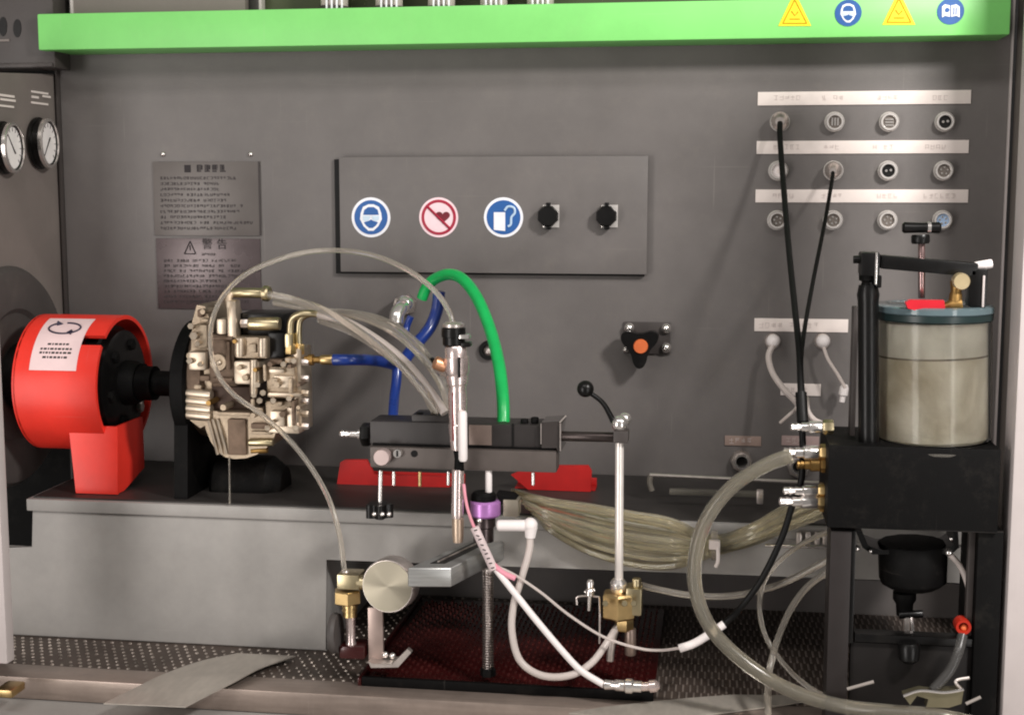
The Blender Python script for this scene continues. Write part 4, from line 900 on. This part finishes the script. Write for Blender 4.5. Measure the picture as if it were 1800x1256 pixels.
hose('thin_clear_hose', [(1464, 930, 460), (1410, 955, 455), (1365, 990, 450), (1340, 1030, 448), (1336, 1080, 455), (1352, 1130, 470), (1390, 1180, 490), (1430, 1212, 505), (1462, 1226, 515)], 4.5, CLEAR, 'thinnest clear hose bowing left then back to the shelf leg', GG, 'hose')
# thin rail rods
t = thing('thin_rail', 'thin bright rail with a hooked left end behind the wide clear hose', 'rail', P(1300, 850, 200))
fin('rod', cyl(B(), (1142, 834, 200), (1470, 850, 200), 3.4, 10, .005), STEEL, t); fin('hook', ptube(B(), [(1144, 834, 200), (1142, 848, 200), (1146, 862, 200)], 5, 10), mat('hook_grey', (120, 114, 106), .4), t)
t = thing('grey_bar', 'dull grey bar lying below the thin rail', 'bar', P(1255, 875, 240)); fin('bar', pbox(B(), 1176, 862, 1338, 872, 240, 12, 2), mat('bar_dull', (104, 100, 92), .4, .3), t)
fin('end_cap', pbox(B(), 1330, 862, 1342, 886, 244, 14, 2), STEEL, t)
t = thing('thin_rail', 'short bright rail with small clips beside the black shelf leg', 'rail', P(1420, 960, 330))
fin('rod', cyl(B(), (1345, 958, 335), (1470, 962, 335), 3.2, 10, .01), CHROME, t)
for px in (1400, 1416, 1432, 1446): fin('clip', pbox(B(), px, 936, px+9, 957, 338, 10, 2), STEEL, t)

# ------------------------------------------------------------------ pneumatic fittings and white tubes on the wall
for px, py, lab, pts in ((1359, 600, 'white elbow fitting with a short tube, left under the label', [(1359, 604, 30), (1351, 626, 40), (1358, 655, 60), (1378, 684, 100), (1398, 705, 150), (1416, 728, 240)]), (1447, 600, 'white elbow fitting with a faint tube, right under the label', [(1447, 608, 30), (1456, 632, 36), (1474, 660, 44), (1486, 682, 50)])):
    t = thing('air_fitting', lab, 'pipe fitting', P(px, py+16, 10), 'white air fittings')
    fin('base_ring', disc(B(), px-1, py, 0, 8, 14, 24, 0, .3), STEEL, t); bm = B(); pball(bm, px, py-1, 26, 12); fin('elbow', bm, WHITE, t)
    fin('stub', pl(B(), (px-1, py, 6), (px, py, 24), [(0, 9), (1, 9)], 20), WHITE, t); fin('tube', ptube(B(), pts, 5.5 if px < 1400 else 3, 10), MILKY, t)
t = thing('air_fitting', 'small white fitting below the faint tube beside the black column', 'pipe fitting', P(1482, 705, 10), 'white air fittings')
fin('body', pl(B(), (1485, 675, 30), (1480, 706, 30), [(0, 5), (.2, 8), (.6, 8), (.65, 5), (1, 5)], 16), WHITE, t)
hose('white_air_tube', [(1418, 700, 440), (1420, 722, 470), (1432, 738, 490), (1452, 746, 500)], 5, MILKY, 'white air tube curling into the top quick coupling')
hose('white_air_tube', [(1404, 696, 430), (1400, 716, 450), (1388, 728, 460), (1372, 742, 440)], 3, MILKY, 'thin pale tube flicking left above the quick couplings')
# quick couplings
DS = 560
def coupling(y, xa, xb, xc, r, lab, nutm, shell=CHROME):
    t = thing('quick_coupling', lab, 'coupling', P((xa+xc)/2, y+r, 505), 'quick couplings on the shelf side')
    L_ = xb-xa
    fin('stem', pl(B(), (xa, y, 505), (xa+L_*.55, y, 505), [(0, r*.4), (.08, r*.7), (.3, r*.55), (.34, r*.75), (.6, r*.55), (.64, r*.75), (1, r*.75)], 20), shell, t)
    fin('sleeve', pl(B(), (xa+L_*.55, y, 505), (xb, y, 505), [(0, r*.8), (.1, r), (.9, r), (1, r*.85)], 24), shell, t)
    fin('nut', pl(B(), (xb, y, 505), (xc, y, 505), [(0, r*1.0), (.15, r*1.2), (.85, r*1.2), (1, r*1.1)], 6, .3), nutm, t)
coupling(750, 1389, 1446, 1465, 11, 'topmost chrome quick coupling with a brass nut by the cable end', ZINC)
coupling(795, 1376, 1440, 1462, 13, 'chrome quick coupling at the mouth of the wide clear hose', BRASS)
coupling(816, 1400, 1442, 1460, 12, 'dull brass quick coupling just below the wide hose mouth', DBRASS, DBRASS)
coupling(862, 1376, 1438, 1458, 10, 'upper of the two paired lower quick couplings', BRASS)
coupling(881, 1369, 1438, 1458, 12, 'lowest quick coupling, lower of the pair', BRASS)
fin_t = thing('manifold_stub', 'small brass plate joining the lower couplings to the black shelf', 'plate', P(1448, 902, 505))
fin('plate', pbox(B(), 1441, 852, 1455, 900, 508, 20, 2), DBRASS, fin_t)

# ------------------------------------------------------------------ black shelf rig
t = thing('filter_stand', 'black steel shelf stand at the right holding the glass jar', 'stand', P(1600, 1300, DS))
fin('shelf_box', pbox(B(), 1455, 786, 1757, 932, DS, 150, 2), BLACKM, t)
fin('left_leg', pbox(B(), 1455, 932.5, 1492, 1300, DS-6, 60, 2), mat('leg_brown', (40, 34, 33), .5, .1, var=.06, dirt=.15), t)
fin('right_leg', pbox(B(), 1712, 932.5, 1757, 1300, DS-6, 120, 2), BLACKM, t)
fin('window_frame', pbox(B(), 1492.5, 932.5, 1502, 1130, DS-12, 24, 1), BLACK, t)
fin('cross_bar', pbox(B(), 1502.5, 1118, 1711, 1132, DS-10, 24, 1), BLACK, t)
fin('bottom_panel', pbox(B(), 1492.5, 1132.5, 1711, 1300, DS-16, 12, 1), mat('panel_dark', (26, 23, 22), .5, spec=.25), t)
fin('inner_upright', pbox(B(), 1700, 932.5, 1711.5, 1117, DS-20, 12, 1), DARK, t)
# jar
DJ = 485
cx = 1640; t = thing('glass_jar', 'large clear glass jar of cloudy beige fluid on the black shelf', 'jar', P(cx, 784, DJ))
zb0, zt0 = P(cx, 779, DJ), P(cx, 556, DJ); k = K(zb0)
fin('glass_wall', lathe(B(), zb0, zt0, [(0, 80), (0, 93), (.02, 97), (.04, 98), (.96, 98), (1, 97), (1, 93.5), (.05, 93), (.03, 88), (.03, .1)], k, 64), GLASS, t)
fin('fluid', lathe(B(), zb0+Vector((0, 0, 8*k)), zb0.lerp(zt0, .70), [(0, 84), (.05, 91.5), (1, 91.5)], k, 64), FLUID, t)
fin('residue', lathe(B(), zb0.lerp(zt0, .71), zb0.lerp(zt0, .97), [(0, 91), (1, 91)], k, 64, False), murky('fluid_film', (238, 228, 214), (204, 194, 178)), t)
fin('fluid_line', lathe(B(), zb0.lerp(zt0, .70), zb0.lerp(zt0, .715), [(0, 92.4), (1, 92.4)], k, 64, False), mat('line_dark', (124, 112, 96), .4), t)
z1 = P(cx, 556, DJ); z2 = z1+Vector((0, 0, 34*k))
fin('lid', lathe(B(), z1+Vector((0, 0, 8.2*k)), z1+Vector((0, 0, 22*k)), [(0, 99), (.15, 101), (.8, 101), (1, 96), (1, 80), (.9, 78), (.9, .1)], k, 64), LIDGL, t)
fin('gasket', lathe(B(), z1-Vector((0, 0, 5*k)), z1+Vector((0, 0, 8*k)), [(0, 97), (.2, 100), (1, 100)], k, 64), mat('gasket_green', (30, 44, 44), .3), t)
fin('base_rim', lathe(B(), zb0-Vector((0, 0, 5*k)), zb0, [(0, 99), (.8, 101), (1, 97)], k, 64), CLEAR, t)
t = thing('tap_valve', 'small brass tap with a red lever on the jar lid', 'tap', P(1665, 545, DJ+40))
fin('lever', pprism(B(), [(1592, 532), (1600, 527), (1660, 528), (1662, 545), (1620, 548), (1596, 542)], DJ+70, 14), mat('red_lever', (196, 30, 44), .35), t)
fin('body', pl(B(), (1655, 540, DJ+52), (1690, 534, DJ+52), [(0, 7), (.3, 9), (.5, 13), (1, 12)], 20), DBRASS, t)
fin('riser', pl(B(), (1678, 540, DJ+52), (1682, 494, DJ+52), [(0, 12), (.5, 11), (.6, 9), (1, 12)], 20), DBRASS, t)
fin('round_end', disc(B(), 1691, 495, DJ+50, DJ+66, 15, 28, 0, .2), mat('pale_gold', (236, 214, 170), .28, .7), t)
t = thing('jar_clamp', 'black steel clamp over the jar with column, bar and T handle screw', 'clamp', P(1525, 790, DJ))
fin('column', pl(B(), (1527, 790, DJ+40), (1526, 500, DJ+40), [(0, 18), (.9, 18), (.94, 19.5), (1, 16)], 32), BLACK, t)
fin('column_edge', pbox(B(), 1497, 540, 1506, 786, DJ, 30, 2), DARK, t)
fin('column_neck', pl(B(), (1526, 502, DJ+40), (1526, 482, DJ+40), [(0, 13), (.4, 11), (.5, 16), (1, 16)], 24), BLACKM, t)
fin('head', pbox(B(), 1513, 443, 1547, 486, DJ+58, 36, 4), BLACK, t)
fin('head_pin', cyl(B(), (1500, 456, DJ+40), (1514, 456, DJ+40), 7, 12), BLACK, t)
fin('head_drop', pbox(B(), 1540, 484, 1550, 506, DJ+54, 12, 2), BLACKM, t)
fin('edge_glint', pbox(B(), 1538, 444, 1542, 500, DJ+60, 4, 1), CHROME, t)
bm = B(); A, E = P(1546, 459, DJ+36), P(1716, 474, DJ+36); dv = (E-A); 
obox(bm, (A+E)/2, (dv.length, 28*U, 18*U), Matrix(((dv.normalized()), Vector((0, 1, 0)), dv.normalized().cross(Vector((0, 1, 0))))).transposed(), 3*U); fin('cross_bar', bm, BLACK, t)
fin('bar_drop', pbox(B(), 1704, 472, 1736, 540, DJ+50, 30, 3), BLACK, t); fin('drop_edge', pbox(B(), 1727, 484, 1731, 540, DJ+53, 3.5, 1), COLUMN, t)
fin('white_nut', cyl(B(), (1714, 468, DJ+36), (1744, 463, DJ+36), 8, 20, .1), WHITE, t)
fin('screw_rod', cyl(B(), (1620, 424, DJ+36), (1620, 524, DJ+36), 6, 20, .01), mat('rod_wine', (168, 140, 138), .2, .9), t)
fin('screw_hub', cyl(B(), (1618, 412, DJ+36), (1618, 428, DJ+36), 16, 24, .2), BLACK, t)
fin('handle', pl(B(), (1586, 400, DJ+38), (1654, 400, DJ+38), [(0, 7), (.05, 10), (.4, 9), (.6, 9), (.95, 10), (1, 7)], 16), BLACK, t)
fin('handle_band', pl(B(), (1630, 400, DJ+38), (1636, 400, DJ+38), [(0, 10.4), (1, 10.4)], 16), CHROME, t)
# filter below the shelf
t = thing('black_filter', 'black filter bowl hanging under the shelf with a steel drain below', 'filter', P(1600, 1160, DJ))
fin('head', pprism(B(), [(1504, 932), (1516, 934), (1526, 958), (1548, 966), (1664, 964), (1676, 956), (1676, 936), (1684, 934), (1686, 962), (1672, 974), (1640, 972), (1534, 974), (1516, 962)], DJ+30, 60), BLACK, t)
fin('bowl', pl(B(), (1604, 952, DJ), (1604, 1034, DJ), [(0, 58), (.04, 60), (.8, 58), (.86, 55), (.97, 40), (1, 26)], 12, .26), BLACKM, t)
fin('drain_body', pl(B(), (1590, 1040, DJ), (1590, 1080, DJ), [(0, 20), (.3, 20), (.5, 15), (1, 14)], 24), BLACKM, t)
fin('drain_tube', ptube(B(), [(1594, 1076, DJ+6), (1594, 1125, DJ+6)], 8, 14, straight=True), STEEL, t); fin('drain_lever', ptube(B(), [(1602, 1080, DJ+10), (1607, 1122, DJ+14), (1616, 1126, DJ+14)], 3, 8), CHROME, t)
fin('wing', cyl(B(), (1580, 1080, DJ+8), (1622, 1078, DJ+8), 7, 14), BLACK, t)
fin('drain_knob', pl(B(), (1598, 1128, DJ+70), (1598, 1164, DJ+70), [(0, 16), (.2, 20), (.8, 18), (1, 10)], 12), BLACK, t)
for px, py, r in ((1672, 946, 4), (1668, 970, 7), (1506, 963, 6), (1530, 968, 4)): bm = B(); pball(bm, px, py, DJ+34, r); fin('screw', bm, CHROME, t)
hose('filter_tube', [(1668, 972, 515), (1686, 992, 515), (1700, 1024, 518), (1705, 1060, 520), (1702, 1098, 525)], 5, MILKY, 'pale tube curving from the filter down to the red fitting')
t = thing('red_fitting', 'small red plastic fitting between two tubes in the black stand', 'pipe fitting', P(1696, 1118, 545))
fin('ring', ring(B(), 1694, 1102, 530, 550, 14, 8, 24), AMBER, t); bm = B(); pball(bm, 1694, 1102, 542, 7); fin('centre', bm, ORANGE, t)
hose('drain_hose', [(1692, 1116, 570), (1684, 1146, 585), (1668, 1180, 592), (1640, 1212, 596)], 9, MATS.get('smoke', mat('smoke_tube', (92, 90, 88), .25, trans=.5, ior=1.4)), 'smoky tube falling from the red fitting toward the metal clip')
t = thing('metal_clip', 'bent thin steel clip lying at the bottom right of the stand', 'clip', P(1645, 1245, 600))
fin('blade', pprism(B(), [(1588, 1222), (1618, 1213), (1640, 1216), (1694, 1212), (1690, 1236), (1668, 1243), (1628, 1242), (1632, 1228), (1612, 1222), (1600, 1238)], 605, 18), mat('clip_oily', (150, 142, 116), .28, .8), t)
fin('lip', ptube(B(), [(1588, 1222, 608), (1618, 1213, 608), (1660, 1216, 608), (1694, 1211, 608)], 2.6, 8), CHROME, t)
fin('tab', ptube(B(), [(1690, 1212, 600), (1680, 1196, 598), (1704, 1190, 598)], 3, 8), STEEL, t)
for a, b, lab in (((1489, 1210, 575), (1536, 1197, 575), 'short pale plastic tie at the foot of the stand, left one'), ((1698, 1236, 615), (1724, 1224, 615), 'short pale plastic tie at the foot of the stand, right one')):
    bm = B(); ptube(bm, [a, b], 3, 8, straight=True); solo('plastic_tie', bm, mat('aged_tie', (150, 142, 136), .5), lab, 'tie', 'pale plastic ties')

# ------------------------------------------------------------------ loose sheet strips at the front
def ribbon(name, le, re_, z, lab, m, lift=None):
    bm = B(); n = len(le); a = catmull([PZ(x, y, z+(lift[i]*U if lift else 0)) for i, (x, y) in enumerate(le)], 5); b = catmull([PZ(x, y, z+(lift[i]*U if lift else 0)) for i, (x, y) in enumerate(re_)], 5)
    T = Vector((0, 0, 2*U)); up = [[bm.verts.new(p+T) for p in r_] for r_ in (a, b)]; lo = [[bm.verts.new(p) for p in r_] for r_ in (a, b)]
    for i in range(len(a)-1):
        bm.faces.new((up[0][i], up[1][i], up[1][i+1], up[0][i+1])); bm.faces.new((lo[0][i], lo[0][i+1], lo[1][i+1], lo[1][i]))
        bm.faces.new((up[0][i], up[0][i+1], lo[0][i+1], lo[0][i])); bm.faces.new((up[1][i], lo[1][i], lo[1][i+1], up[1][i+1]))
    bm.faces.new((up[0][0], lo[0][0], lo[1][0], up[1][0])); bm.faces.new((up[0][-1], up[1][-1], lo[1][-1], lo[0][-1]))
    return solo(name, bm, m, lab, 'metal strip')
ribbon('sheet_strip', [(418, 1149), (352, 1163), (285, 1187), (232, 1213), (182, 1237)], [(520, 1154), (462, 1173), (412, 1199), (366, 1222), (326, 1243)], ZF+4*U, 'flat grey sheet metal strip lying slantwise over the floor lip', SHEET, [1, 5, 8, 6, 2])
ribbon('sheet_strip', [(1290, 1222), (1210, 1228), (1130, 1236), (1060, 1244), (1000, 1254)], [(1452, 1224), (1400, 1236), (1330, 1246), (1250, 1256), (1160, 1266)], ZF+3*U, 'thin grey strip under the wide clear hose at the front edge', SHEET)
